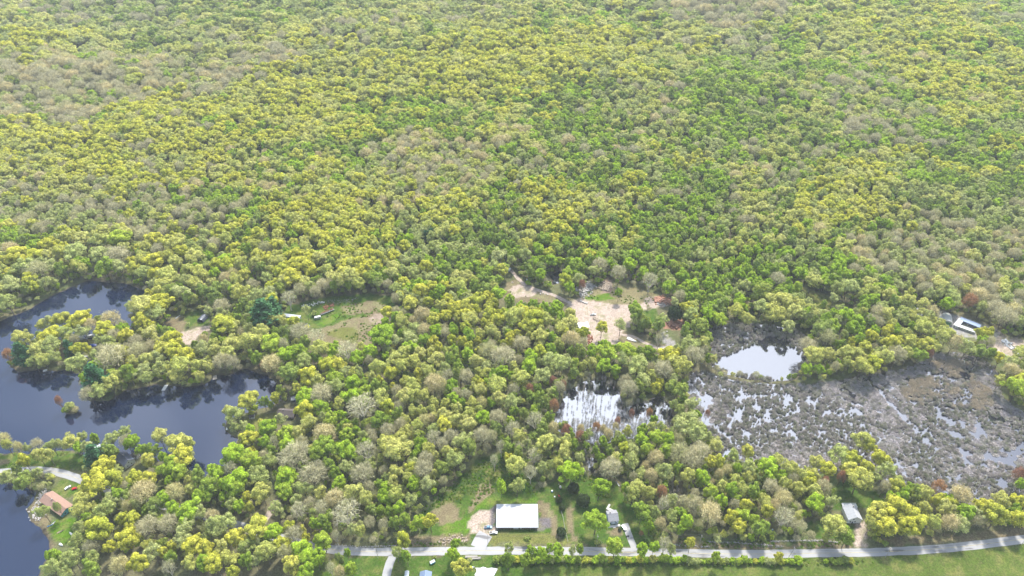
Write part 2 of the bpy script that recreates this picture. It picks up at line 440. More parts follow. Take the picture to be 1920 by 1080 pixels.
    if kind == 'D':
        n = 2600
        nn = unit(n); nn[:, 2] = np.where(nn[:, 2] < -.3, -nn[:, 2], nn[:, 2])
        lump = 1 + .10 * np.sin(nn[:, 0] * 7 + 1) * np.cos(nn[:, 1] * 8 + nn[:, 2] * 5)
        C = np.array([0, 0, R * .8]) + nn * np.array([R, R, R * .95]) * (.82 + .22 * rng.random((n, 1))) * lump[:, None]
        return leaf_quads(C, nn + rng.normal(size=(n, 3)) * .5, .75 * (.7 + .6 * rng.random(n)))
PROTO = {}                                  # kind -> list of (crown mesh, trunk mesh)
NV = {'Y': 6, 'O': 6, 'G': 6, 'M': 5, 'S': 5, 'B': 4, 'K': 2, 'R': 2, 'W': 2, 'P': 2, 'D': 1}
for k, nv in NV.items():
    PROTO[k] = []
    for i in range(nv):
        cv, cf = crown(k)
        cm = mesh_from('crown_' + k, cv, cf, [LEAF[k]])
        if k == 'W': tv, tf = limbs(3.6, 11.0, 7.0, 5.5, 7, .52, 6)
        elif k == 'B': tv, tf = limbs(4.0, 11.0, 7.0, 5.5, 7, .30, 5)
        elif k == 'P': tv, tf = tube((0, 0, -1), (0, 0, 17), .4, .08, 7)
        elif k == 'D': tv, tf = tube((0, 0, -1), (0, 0, 7), .5, .1, 7)
        else: tv, tf = limbs(5.0, 11.0, 7.0, 5.4, 6, .30, 3)
        tm = mesh_from('trunk_' + k, tv, tf, [M['whitebark'] if k == 'W' else M['bark']])
        bv, bf = cat([(cv, cf), (tv, tf)])
        bm_ = mesh_from('tree_' + k, bv, bf, [LEAF[k], M['whitebark'] if k == 'W' else M['bark']], [0] * len(cf) + [1] * len(tf))
        PROTO[k].append((cm, tm, bm_))

# ------------------------------------------------------------------ object helpers
def put(name, me, parent=None, loc=None):
    o = bpy.data.objects.new(name, me); COL.objects.link(o)
    if parent is not None: o.parent = parent
    if loc is not None: o.location = loc
    return o
def tag(o, label=None, cat_=None, group=None, kind=None):
    if label: o["label"] = label
    if cat_: o["category"] = cat_
    if group: o["group"] = group
    if kind: o["kind"] = kind
    return o
def thing(name, label, cat_, loc, rz=0.0, group=None):
    o = bpy.data.objects.new(name, None); COL.objects.link(o)
    o.location = loc; o.rotation_euler = (0, 0, rz); o.empty_display_size = 1.0
    return tag(o, label, cat_, group)

class MB:
    """collects polygons; build() links them as one mesh object"""
    def __init__(s): s.V = []; s.F = []
    def add(s, V, F):
        o = len(s.V); s.V += [tuple(v) for v in V]; s.F += [[i + o for i in f] for f in F]; return s
    def box(s, x0, x1, y0, y1, z0, z1):
        V = [(x0,y0,z0),(x1,y0,z0),(x1,y1,z0),(x0,y1,z0),(x0,y0,z1),(x1,y0,z1),(x1,y1,z1),(x0,y1,z1)]
        return s.add(V, [[3,2,1,0],[4,5,6,7],[0,1,5,4],[1,2,6,5],[2,3,7,6],[3,0,4,7]])
    def prism(s, prof, x0, x1, axis='x'):
        """profile of (a, z) pairs extruded along an axis"""
        n = len(prof)
        if axis == 'x': V = [(x0, a, z) for a, z in prof] + [(x1, a, z) for a, z in prof]
        else: V = [(a, x0, z) for a, z in prof] + [(a, x1, z) for a, z in prof]
        F = [[i, (i + 1) % n, n + (i + 1) % n, n + i] for i in range(n)] + [list(range(n))[::-1], list(range(n, 2 * n))]
        return s.add(V, F)
    def cyl(s, p, q, r0, r1=None, k=12):
        r1 = r0 if r1 is None else r1
        V, F = tube(p, q, r0, r1, k)
        return s.add(V, [list(map(int, f)) for f in F] + [list(range(k))[::-1], list(range(k, 2 * k))])
    def build(s, name, mat, parent=None, bevel=0.0, smooth=False):
        me = bpy.data.meshes.new(name); me.from_pydata(s.V, [], s.F)
        import bmesh
        b = bmesh.new(); b.from_mesh(me); bmesh.ops.recalc_face_normals(b, faces=b.faces)
        if bevel > 0: bmesh.ops.bevel(b, geom=b.edges[:], offset=bevel, segments=2, affect='EDGES', profile=.6)
        b.to_mesh(me); b.free(); me.materials.append(mat)
        if smooth: me.polygons.foreach_set("use_smooth", [True] * len(me.polygons))
        return put(name, me, parent)

# ------------------------------------------------------------------ ground sheet
def axis_pts(lo, hi, step, far_lo, far_hi):
    a = list(np.arange(lo, hi + 1e-6, step)); s = step; x = hi
    while x < far_hi:
        s *= 1.12; s = min(s, 160); x += s; a.append(x)
    s = step; x = lo
    while x > far_lo:
        s *= 1.12; s = min(s, 160); x -= s; a.insert(0, x)
    return np.array(a)
gx = axis_pts(-620, 620, 2.4, -4200, 4200)
gy = axis_pts(225, 900, 2.2, -900, 6000)
GX, GY = np.meshgrid(gx, gy)
fx, fy = GX.ravel(), GY.ravel()
fz = ground_h(fx, fy)
nx, ny = len(gx), len(gy)
idx = np.arange(nx * ny).reshape(ny, nx)
F = np.stack([idx[:-1, :-1], idx[:-1, 1:], idx[1:, 1:], idx[1:, :-1]], -1).reshape(-1, 4)
colr = np.empty((len(fx), 3))
m1 = fbm(fx, fy, 26)[:, None]; m2 = fbm(fx + 300, fy, 7)[:, None]
colr[:] = np.array((.13, .105, .07)) * (1 - m1) * 1.3 + np.array((.055, .09, .022)) * m1 * 1.3
colr *= .8 + .5 * m2
wx = fx + (fbm(fx, fy, 8) - .5) * 6; wy = fy + (fbm(fx + 70, fy + 20, 8) - .5) * 6
nearm = (fy < 905) & (fy > 200)
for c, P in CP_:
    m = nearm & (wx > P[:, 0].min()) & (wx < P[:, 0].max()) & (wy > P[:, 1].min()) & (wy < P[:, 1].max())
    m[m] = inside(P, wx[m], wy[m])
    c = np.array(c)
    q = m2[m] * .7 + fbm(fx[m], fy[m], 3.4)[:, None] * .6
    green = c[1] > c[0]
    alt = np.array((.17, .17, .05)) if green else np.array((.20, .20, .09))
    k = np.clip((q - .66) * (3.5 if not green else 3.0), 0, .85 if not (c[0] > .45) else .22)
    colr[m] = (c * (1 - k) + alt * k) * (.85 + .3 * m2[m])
shore = np.zeros(len(fx), bool)
low = fz < .35
colr[low] = np.array((.10, .085, .06)) * (.8 + .4 * m2[low])
gme = mesh_from('ground', np.stack([fx, fy, fz], 1), F, [], smooth=True)
ca = gme.attributes.new("soil", 'FLOAT_COLOR', 'POINT')
ca.data.foreach_set("color", np.hstack([colr, np.ones((len(fx), 1))]).astype(np.float32).ravel())
m, t, o = newmat('soil')
b = N(t, "ShaderNodeBsdfDiffuse"); at_ = N(t, "ShaderNodeAttribute", attribute_name="soil")
g = N(t, "ShaderNodeNewGeometry"); n1 = N(t, "ShaderNodeTexNoise"); n1.inputs["Scale"].default_value = .9; n1.inputs["Detail"].default_value = 8; n1.inputs["Roughness"].default_value = .7
t.links.new(g.outputs["Position"], n1.inputs["Vector"])
r = N(t, "ShaderNodeMapRange"); r.inputs["From Min"].default_value = .3; r.inputs["From Max"].default_value = .7; r.inputs["To Min"].default_value = .42; r.inputs["To Max"].default_value = 1.5
t.links.new(n1.outputs["Fac"], r.inputs["Value"])
v = N(t, "ShaderNodeVectorMath", operation='SCALE'); 
n3 = N(t, "ShaderNodeTexNoise"); n3.inputs["Scale"].default_value = .42; n3.inputs["Detail"].default_value = 9; n3.inputs["Roughness"].default_value = .75; t.links.new(g.outputs["Position"], n3.inputs["Vector"])
r3 = N(t, "ShaderNodeMapRange"); r3.inputs["From Min"].default_value = .50; r3.inputs["From Max"].default_value = .66; r3.inputs["To Max"].default_value = .5; t.links.new(n3.outputs["Fac"], r3.inputs["Value"])
mxs = N(t, "ShaderNodeMix"); mxs.data_type = 'RGBA'; t.links.new(r3.outputs[0], mxs.inputs["Factor"]); t.links.new(at_.outputs["Color"], mxs.inputs["A"]); mxs.inputs["B"].default_value = (.17, .14, .07, 1)
t.links.new(mxs.outputs["Result"], v.inputs[0]); t.links.new(r.outputs[0], v.inputs["Scale"])
t.links.new(v.outputs[0], b.inputs["Color"]); t.links.new(b.outputs[0], o.inputs["Surface"])
gme.materials.append(m)
tag(put('ground', gme), kind='structure')

# ------------------------------------------------------------------ water
def water_mat(name, base, refl, rough=.02):
    m, t, o = newmat(name)
    d = N(t, "ShaderNodeBsdfDiffuse"); d.inputs["Color"].default_value = (*base, 1)
    gl = N(t, "ShaderNodeBsdfGlossy"); gl.inputs["Roughness"].default_value = rough; gl.inputs["Color"].default_value = (.88, .92, 1, 1)
    lw = N(t, "ShaderNodeFresnel"); lw.inputs["IOR"].default_value = 1.33
    ad = N(t, "ShaderNodeMath", operation='ADD'); ad.use_clamp = True; ad.inputs[1].default_value = refl; t.links.new(lw.outputs[0], ad.inputs[0])
    g = N(t, "ShaderNodeNewGeometry"); n1 = N(t, "ShaderNodeTexNoise"); n1.inputs["Scale"].default_value = 1.3; n1.inputs["Detail"].default_value = 3
    t.links.new(g.outputs["Position"], n1.inputs["Vector"])
    bp = N(t, "ShaderNodeBump"); bp.inputs["Strength"].default_value = .035; bp.inputs["Distance"].default_value = .3
    t.links.new(n1.outputs["Fac"], bp.inputs["Height"]); t.links.new(bp.outputs[0], gl.inputs["Normal"])
    mix = N(t, "ShaderNodeMixShader"); t.links.new(ad.outputs[0], mix.inputs[0]); t.links.new(d.outputs[0], mix.inputs[1]); t.links.new(gl.outputs[0], mix.inputs[2])
    t.links.new(mix.outputs[0], o.inputs["Surface"])
    return m
M['lake'] = water_mat('lake_water', (.006, .012, .034), .095)
M['swamp'] = water_mat('swamp_water', (.02, .02, .028), .15)
M['flooded'] = water_mat('flooded_water', (.02, .02, .028), .19)
for k, P in WP.items():
    x0, y0 = P.min(0) - 8; x1, y1 = P.max(0) + 8
    if k == 'swamp_water': x1 += 60
    zz = {'lake': 0, 'lower_lake': -.004, 'pond': .008, 'swamp_water': 0.004, 'flooded_wood_water': .012}.get(k, 0.0)
    me = mesh_from(k, [(x0, y0, zz), (x1, y0, zz), (x1, y1, zz), (x0, y1, zz)], [[0, 1, 2, 3]], [M['lake'] if 'lake' in k else M['flooded'] if 'flooded' in k else M['swamp']])
    tag(put(k, me), kind='structure')

# ------------------------------------------------------------------ roads
m, t, o = newmat('old_asphalt')
b = N(t, "ShaderNodeBsdfPrincipled"); b.inputs["Roughness"].default_value = .85
g = N(t, "ShaderNodeNewGeometry")
n1 = N(t, "ShaderNodeTexNoise"); n1.inputs["Scale"].default_value = .16; n1.inputs["Detail"].default_value = 7
n2 = N(t, "ShaderNodeTexNoise"); n2.inputs["Scale"].default_value = 2.5; n2.inputs["Detail"].default_value = 5
mp = N(t, "ShaderNodeMapping"); mp.inputs["Scale"].default_value = (.35, 1.6, 1)
t.links.new(g.outputs["Position"], mp.inputs[0]); t.links.new(mp.outputs[0], n1.inputs["Vector"]); t.links.new(g.outputs["Position"], n2.inputs["Vector"])
cr = N(t, "ShaderNodeValToRGB"); e = cr.color_ramp.elements
e[0].position = .34; e[0].color = (.17, .165, .16, 1); e[1].position = .40; e[1].color = (.33, .327, .325, 1)
q = e.new(.60); q.color = (.36, .356, .352, 1)
t.links.new(n1.outputs["Fac"], cr.inputs[0])
r = N(t, "ShaderNodeMapRange"); r.inputs["To Min"].default_value = .8; r.inputs["To Max"].default_value = 1.15; t.links.new(n2.outputs["Fac"], r.inputs["Value"])
v = N(t, "ShaderNodeVectorMath", operation='SCALE'); t.links.new(cr.outputs[0], v.inputs[0]); t.links.new(r.outputs[0], v.inputs["Scale"])
t.links.new(v.outputs[0], b.inputs["Base Color"]); t.links.new(b.outputs[0], o.inputs["Surface"])
M['asphalt'] = m
M['lane'] = plain('gravel_lane', (.42, .34, .28), .95, noise=.35, nscale=.6)
M['line'] = plain('yellow_line', (.46, .40, .22), .8, noise=.4, nscale=.5)
def resample(P, step=3.0):
    P = np.asarray(P); Q = []
    n = len(P)
    for i in range(n - 1):
        p0 = P[max(i - 1, 0)]; p1 = P[i]; p2 = P[i + 1]; p3 = P[min(i + 2, n - 1)]
        k = max(1, int(np.linalg.norm(p2 - p1) / step))
        for j in range(k):
            s = j / k
            Q.append(.5 * (2 * p1 + (p2 - p0) * s + (2 * p0 - 5 * p1 + 4 * p2 - p3) * s * s + (3 * p1 - p0 - 3 * p2 + p3) * s ** 3))
    Q.append(P[-1]); return np.array(Q)
def strip(P, w, z, off=0.0, wob=0.0):
    Q = resample(P); T = np.gradient(Q, axis=0); T /= np.linalg.norm(T, axis=1, keepdims=True); Nn = np.stack([-T[:, 1], T[:, 0]], 1)
    wl = w / 2 + wob * (vnoise(Q[:, 0], Q[:, 1], 5) - .5); wr = w / 2 + wob * (vnoise(Q[:, 0] + 40, Q[:, 1], 5) - .5)
    a = Q + Nn * (off + wl)[:, None]; c = Q + Nn * (off - wr)[:, None]
    h = ground_h(Q[:, 0].copy(), Q[:, 1].copy())
    V = np.vstack([np.column_stack([a, h + z]), np.column_stack([c, h + z])]); n = len(Q)
    F = np.array([[n + i, n + i + 1, i + 1, i] for i in range(n - 1)])
    return V, F
zs = {'main_road': .10, 'side_road': .094, 'barn_driveway': .088, 'house_driveway': .088}
for k, (p, w, mt) in ROADS.items():
    V, F = strip(RP[k], w, zs.get(k, .07), wob=.5 if mt == 'asphalt' else 1.4)
    tag(put(k, mesh_from(k, V, F, [M[mt]])), kind='structure')
parts = [strip(RP['main_road'], .16, .106, off) for off in (-.14, .14)]
V, F = cat(parts); tag(put('road_line', mesh_from('road_line', V, F, [M['line']])), kind='structure')

# ------------------------------------------------------------------ trees read from the photograph: x, y of the crown's middle, half width (pixels), look
TREES = """
63,463,14,G 90,462,16,Y 117,469,12,Y 33,485,22,Y 65,483,18,Y 50,505,24,S 72,510,20,B 93,502,16,S 115,508,12,M 142,477,22,S 133,448,14,O 155,452,16,O 192,440,16,O 183,453,18,S 203,452,16,O 223,452,20,G 192,480,20,S 222,483,20,B 197,503,20,M 225,502,16,S 250,493,10,Y 250,508,12,Y 270,512,16,S 290,493,18,Y 290,517,14,Y 288,452,16,Y 312,458,16,Y 270,445,14,B 298,472,12,B 315,523,22,O 307,543,20,O 3,492,12,Y 22,470,14,K 22,537,20,S 5,513,12,O 13,567,20,S 3,547,12,O 268,578,24,O 300,574,24,Y 290,590,20,S
43,638,18,O 40,663,17,P 18,668,9,R 72,662,16,O 78,612,12,O 92,605,14,S 113,600,16,Y 155,600,20,Y 170,612,12,K 138,610,14,Y 186,602,8,M 210,600,16,K 95,635,20,Y 93,652,20,S 123,627,16,S 130,655,12,P 147,658,12,Y 157,625,14,S 200,620,18,Y 208,628,14,S 230,620,12,G 232,635,12,Y 200,643,14,S 142,683,20,S 180,707,24,P 182,690,14,G 168,740,14,B 183,733,18,S 210,673,26,B 228,665,14,Y 220,710,14,O 207,722,16,O 63,678,12,S 83,677,14,O 103,672,12,S 112,753,6,R
263,605,14,Y 280,612,10,Y 300,622,8,G 242,630,12,Y 215,633,12,B 280,628,16,O 300,630,14,O 325,643,18,Y 307,657,18,Y 327,662,16,Y 258,643,12,B 260,663,18,B 232,662,14,Y 275,677,16,O 350,672,16,Y 300,672,14,S 253,683,12,O 217,678,20,B 300,693,16,S 342,690,20,O 370,688,14,O 243,703,16,M 267,700,14,S 333,707,16,O 375,707,10,O 275,708,14,S 383,655,14,S 403,660,12,O 368,650,7,M 383,640,8,K 408,623,12,M 418,612,22,Y 433,617,16,O 437,648,18,O 417,680,16,B 430,667,16,O 392,690,10,O 342,550,18,S 367,563,7,O 353,562,10,M 383,550,14,M 400,565,10,M 405,545,14,M 320,550,16,M 390,585,9,S 418,577,14,B 418,588,10,S
310,458,14,Y 333,462,16,O 358,463,12,S 383,440,12,S 363,435,10,Y 413,435,16,Y 423,452,14,O 380,457,12,S 403,460,12,B 400,470,10,O 342,475,14,Y 365,485,18,O 332,495,14,O 393,483,10,G 405,498,14,Y 425,490,14,G 443,482,13,Y 452,495,14,O 460,473,12,M 465,457,10,Y 480,462,12,O 482,480,12,Y 498,487,12,Y 498,467,12,B 518,463,14,Y 520,445,12,O 485,440,14,Y 470,442,9,G 492,448,10,O 520,482,12,O 550,458,10,Y 553,470,12,M 573,455,10,O 575,468,12,O 605,463,12,Y 492,505,10,M 508,508,9,O 527,512,16,Y 547,523,20,Y 567,500,20,Y 583,510,14,Y 600,488,16,O 613,510,14,O 500,523,12,S 458,518,11,Y 445,530,13,O 422,525,10,K 438,517,9,K 403,515,11,G 380,517,18,O 387,537,22,Y 320,523,18,O 348,527,14,S 422,540,12,S 475,537,10,B 508,550,14,S 450,553,18,O 410,558,10,M 480,558,14,S 495,588,26,P 512,577,16,P 542,563,13,W 533,533,14,O 525,543,12,M 563,547,12,B 580,540,12,S 593,550,10,B 575,583,10,S 425,577,13,B 420,587,10,S 392,588,8,S 448,598,9,M 425,603,18,Y 512,605,10,O 530,603,10,O 550,607,12,Y
465,618,10,S 490,625,16,O 515,612,12,O 510,647,22,G 470,647,20,O 438,638,12,O 433,682,14,B 482,675,12,M 510,687,18,K 498,690,10,R 552,613,14,Y 563,627,18,B 593,635,16,W 535,628,12,M 537,668,18,G 560,662,16,G 600,657,18,O 622,662,9,G 652,660,20,W 570,680,16,S 543,703,20,M 593,670,10,G 578,708,18,Y 612,688,16,Y 628,712,15,G 637,688,14,Y 650,700,12,S 662,720,16,G 597,717,14,O 628,727,16,S 603,742,20,B 575,742,16,G 570,755,16,G 600,768,18,G 572,773,18,Y 655,747,16,G 637,763,11,O 685,737,14,G 703,727,12,M 695,662,16,G 718,632,24,G 670,673,14,G 710,693,16,O 732,703,14,Y 680,767,26,W 717,748,18,O 728,767,14,Y 466,755,19,Y
442,780,18,S 458,803,11,S 525,790,12,S 492,798,9,Y 500,807,18,G 470,823,16,Y 470,812,12,G 537,812,16,G 580,797,14,O 607,817,18,K 562,813,14,O 567,835,12,B 622,790,14,G 540,837,18,G 442,853,22,G 470,863,20,G 500,833,12,G 515,833,10,W 435,882,12,W 508,867,14,S 552,860,28,B 613,840,22,M 597,853,18,M 650,847,20,G 650,820,14,G 687,848,18,W 727,838,20,O 727,812,14,B 680,893,20,B 648,878,14,S 627,890,12,M 638,907,13,G 587,893,24,B 537,897,22,G 487,893,20,S 442,902,22,G 712,790,16,M
492,927,18,O 463,935,8,Y 445,917,18,G 537,925,16,G 570,918,16,S 602,930,12,O 520,955,14,S 562,962,16,W 603,955,14,W 650,965,26,W 628,937,16,K 662,930,18,O 687,937,14,O 720,938,12,G 693,983,10,B 720,988,10,B 482,993,24,Y 513,1000,18,G 542,990,12,Y 443,1013,18,Y 428,983,20,S 500,1037,20,O 530,1025,16,Y 552,1007,16,B 567,997,8,Y 575,1012,8,Y 607,1015,18,G 630,1007,8,W 570,1038,24,G 595,1050,16,G 548,1063,20,Y 462,1030,16,S 430,1050,18,O 462,1053,14,M 575,1075,16,G 437,1075,12,Y 537,1040,14,B 652,1040,6,G 660,1068,13,G 620,1067,9,W 637,1075,10,K 637,1053,9,M 480,1053,12,S
770,572,16,Y 742,597,10,G 755,593,8,B 792,593,14,K 812,603,13,Y 827,577,12,O 835,595,12,Y 852,582,16,Y 870,578,14,Y 875,593,14,Y 858,600,8,Y 893,585,10,Y 882,603,16,O 918,578,10,Y 927,573,8,Y 918,592,14,Y 942,592,10,Y 933,603,14,Y 963,598,20,O 978,590,16,Y 1000,602,20,Y 990,613,16,Y 1023,603,14,O 907,597,8,B 907,608,8,Y 917,613,9,Y 922,623,12,O 932,632,8,O 872,618,11,Y 900,630,10,O 897,643,7,Y 868,643,10,Y 847,642,9,Y 813,640,8,Y 822,655,9,Y 807,648,8,Y 795,640,12,G 817,623,14,G 795,623,12,K 850,623,11,G 880,632,14,G 837,628,10,B 753,607,14,O 775,620,14,S 730,622,12,G 742,642,14,S 728,640,14,G 770,638,16,S 770,653,14,G 757,667,14,O 742,677,16,O 787,667,13,O 753,687,16,O 742,702,16,Y 778,683,14,O 785,703,10,Y 805,702,14,O 820,677,16,O 815,670,10,O 842,663,9,O 852,660,10,G 847,678,12,M 877,667,14,G 917,663,18,B 945,672,22,B 978,648,16,B 957,635,9,Y 1013,635,16,O 1013,662,14,Y 995,673,14,G 992,690,16,G 1032,677,16,S 1015,707,18,S 962,693,10,O 975,713,18,O 933,727,20,O 912,705,12,O 942,702,12,G 927,705,12,G 893,683,13,O 875,710,14,B 840,707,11,W 813,723,18,K 827,728,12,K 848,727,13,G 775,728,16,O 902,723,9,Y 900,735,12,O 860,692,11,M 993,732,7,R 1037,718,7,R 912,690,12,S
725,750,12,O 738,773,20,Y 760,747,16,O 773,747,14,O 793,745,14,O 790,775,10,O 810,770,9,O 837,762,10,O 848,750,13,G 867,757,8,G 887,760,13,O 903,758,10,K 922,758,9,G 937,753,14,O 958,758,16,S 933,787,16,B 957,792,10,G 905,785,14,G 857,772,12,O 835,783,14,O 795,792,11,K 783,803,12,O 767,810,12,O 752,823,13,O 878,783,14,O 853,795,14,O 877,800,16,O 832,800,16,Y 847,823,14,B 867,828,18,S 903,823,16,B 920,823,12,B 930,805,12,M 813,825,14,W 830,837,12,B 878,843,16,M 728,817,16,B 743,847,28,O 795,835,9,G 803,847,13,O 798,865,14,B 795,883,18,B 837,852,12,O 853,863,18,S 828,880,14,M 940,840,10,W 953,843,10,M 960,845,8,G 975,843,9,W 973,820,14,O 962,807,14,W 1003,792,16,W 1018,810,14,M 953,862,10,Y 965,875,20,O 1000,858,14,W 1020,838,20,O 927,867,8,W 775,870,12,S 742,887,14,O 770,883,12,Y 995,888,12,W 1010,750,12,M 995,745,10,M 1023,758,12,M 1037,763,9,R 983,780,10,M
743,930,16,O 773,940,13,S 740,983,11,M 787,982,13,G 807,980,14,Y 757,1017,14,Y 745,1037,12,S 763,1045,10,G 853,1022,10,G 850,1043,12,G 865,1068,18,Y 955,1030,10,S 953,1053,12,M 983,1053,11,G 997,1038,11,G 1017,1040,10,G 1030,1030,8,G 802,910,16,S 970,913,14,S 940,915,12,G
1068,610,16,O 1053,622,14,O 1092,627,12,Y 1063,630,10,Y 1037,635,10,G 1073,640,16,K 1128,615,12,Y 1163,612,12,S 1093,647,8,B 1033,658,10,G 1087,663,12,M 1110,662,12,G 1137,662,18,G 1175,660,18,G 1215,665,14,M 1250,670,18,Y 1270,687,20,O 1287,693,12,O 1133,687,14,G 1110,685,10,O 1077,683,9,G 1050,683,20,S 1167,677,14,S 1195,690,22,S 1242,698,18,B 1178,732,16,B 1200,727,12,M 1228,730,10,Y 1268,732,18,M 1262,713,10,S 1203,715,16,S 1042,720,8,R 1055,725,6,R 1040,757,12,R 1263,760,9,S 1297,758,14,S 1310,615,18,M 1285,628,10,M 1295,648,18,S 1303,670,18,B 1235,610,12,M 1235,638,8,W
1028,833,14,O 1060,833,14,O 1058,848,16,O 1037,827,14,S 1072,885,21,G 1143,882,20,B 1123,918,18,G 1170,843,12,Y 1213,845,13,G 1203,827,14,G 1233,823,16,G 1250,847,14,G 1253,830,14,G 1293,790,22,S 1277,802,18,S 1303,815,20,S 1273,855,20,B 1312,853,20,B 1293,867,18,B 1227,788,7,G 1218,775,6,R 1325,777,5,R 1118,803,7,R 1157,793,6,R 1185,777,5,R 1087,823,9,R 1070,818,9,M 1095,823,8,M 1118,845,8,M 1143,847,9,M 1165,830,9,M 1038,805,10,K 1187,847,14,S 1183,868,16,S 1227,863,14,K 1250,885,16,S 1268,882,10,G 1235,887,12,S 1220,897,12,K 1287,895,14,O 1317,897,14,G 1333,870,12,Y 1187,897,8,B 1032,787,10,M 1025,807,12,M
1062,812,10,R 1075,838,10,M 1140,818,9,K 1160,818,8,S 1130,832,9,G 1175,814,9,O 1205,810,10,G 1090,806,7,K 1105,816,8,S 1240,803,10,S 1222,804,9,O 1155,803,6,K 1130,806,6,K 1085,860,10,S 1125,862,9,M 262,945,14,S 295,950,16,M 325,955,14,G 375,965,14,S 400,972,12,K 240,935,12,M 110,954,8,S 1195,918,16,O 1187,930,14,O 1217,928,12,O 1173,917,10,G 1117,980,22,G 1153,1025,18,G 1205,1033,12,G 1225,1027,10,G 1245,1023,13,W 1258,1033,10,S 1295,1020,9,Y 1238,925,10,R 1243,948,12,W 1203,962,18,M 1227,962,12,S 1218,988,8,G 1258,970,12,S 1287,980,14,G 1303,950,16,B 1330,967,20,K 1237,987,10,K 1045,1033,12,G 1073,1035,8,S 1087,1030,8,G
1342,840,14,O 1347,868,12,Y 1402,852,12,Y 1438,878,21,G 1375,858,12,S 1403,880,16,S 1480,882,16,O 1502,893,14,O 1513,903,14,Y 1527,870,14,O 1550,883,16,Y 1547,908,7,R 1542,918,14,B 1470,912,12,O 1497,922,13,O 1528,927,14,O 1390,922,12,O 1372,920,14,G 1333,927,13,G 1352,942,12,G 1398,952,12,Y 1430,940,10,O 1435,953,12,O 1413,925,14,M 1452,952,10,K 1528,948,18,G 1467,940,16,K 1445,917,14,B 1593,863,16,Y 1617,828,18,O 1628,837,12,Y 1570,852,22,S 1590,887,18,Y 1610,903,24,O 1348,893,8,K 1325,897,16,M 1577,897,8,R
1370,975,13,Y 1392,970,14,G 1437,962,12,Y 1428,993,16,M 1470,972,20,W 1498,993,12,B 1560,990,24,O 1587,1008,16,M 1535,958,16,G 1560,942,12,S 1340,1045,9,G 1460,1047,8,Y
1645,965,22,Y 1680,960,24,Y 1712,975,22,Y 1660,990,20,Y 1700,990,20,Y 1632,985,12,O 1658,915,10,B 1678,917,14,Y 1693,928,14,G 1713,930,12,M 1732,927,14,O 1758,915,12,R 1758,943,14,Y 1730,957,12,O 1772,957,16,O 1800,933,18,K 1808,962,18,G 1842,953,16,Y 1875,940,16,O 1867,970,20,Y 1905,943,16,Y 1907,977,16,Y 1750,982,14,O 1780,985,16,K 1800,985,18,S 1910,890,10,R 1913,907,10,G 1660,885,16,S 1648,858,16,Y
1425,552,18,M 1465,570,24,O 1427,578,18,S 1450,590,20,O 1487,590,16,O 1523,530,15,O 1592,538,18,S 1572,543,14,S 1563,562,9,S 1543,573,6,M 1547,598,10,G 1570,600,9,S 1602,587,7,S 1618,578,12,M 1667,557,14,O 1698,567,16,O 1705,552,8,O 1647,542,12,G 1660,595,14,O 1608,605,14,G 1597,617,14,G 1542,620,20,M 1558,617,16,G 1548,637,16,B 1515,650,16,B 1480,613,14,S 1525,670,20,O 1555,668,12,O 1587,667,14,O 1622,655,14,Y 1633,633,12,Y 1660,627,9,Y 1667,647,16,Y 1682,643,10,Y 1705,645,14,O 1500,515,14,G 1457,527,14,B 1218,528,14,W
1773,573,12,G 1818,568,12,R 1655,578,12,S 1647,590,14,B 1698,605,9,S 1723,605,10,O 1733,618,18,O 1760,614,12,O 1730,650,16,Y 1747,653,14,O 1722,668,14,M 1740,663,8,R 1775,633,18,O 1788,643,16,K 1813,653,18,S 1838,660,14,M 1857,663,10,M 1840,627,11,Y 1853,627,8,Y 1880,598,20,B 1912,607,12,S 1867,582,16,B 1910,667,14,O 1893,682,14,S 1893,698,12,K 1875,673,10,Y 1875,715,10,O 1915,717,16,Y 1908,730,20,G 1617,687,20,O 1638,685,16,Y 1655,673,18,O 1680,668,16,B 1700,667,12,O 1605,667,12,O
7,827,12,K 15,837,9,O 35,843,8,K 52,843,7,S 72,838,10,B 98,837,11,S 112,837,8,S 137,832,16,O 153,820,10,S 178,825,9,G 150,842,12,G 165,842,12,S 177,855,18,P 208,823,14,S 208,847,14,M 235,813,12,S 237,830,12,B 75,857,12,O 93,857,12,O 48,867,11,Y 45,903,18,M 12,897,14,S 72,890,10,S 197,879,20,Y 183,910,26,Y 214,903,18,Y 167,922,14,Y 247,830,14,G 267,843,10,G 300,820,14,O 330,832,24,O 350,835,14,O 345,858,22,Y 280,867,12,Y 307,860,10,G 317,880,18,G 338,887,16,G 287,847,12,M 255,902,15,Y 279,903,16,Y 430,852,14,G 405,887,16,G 427,910,16,G 373,897,14,M 270,927,22,K 330,927,16,K 307,940,16,G 372,935,14,G 388,933,12,G 222,930,14,G 210,938,16,S 240,953,9,K 395,915,18,M
355,962,24,G 250,977,14,Y 247,995,10,Y 238,1017,20,Y 210,1027,12,Y 205,993,8,Y 280,993,20,B 317,987,18,B 350,990,18,S 408,988,22,S 342,1013,16,S 288,1037,18,S 325,1027,10,Y 307,1038,10,Y 322,1050,12,M 262,1058,18,Y 225,1065,16,K 367,1027,20,Y 387,1033,16,Y 405,1058,20,Y 358,1058,16,O 317,1068,12,W 417,1030,14,O 383,1060,16,G 158,943,16,O 150,963,14,O 198,958,20,S 187,997,24,Y 83,962,13,S 103,1045,14,G 137,1047,18,S 177,1048,14,S 143,1017,14,S 100,1067,16,S 130,1060,12,S 175,1070,16,M 125,1078,12,S
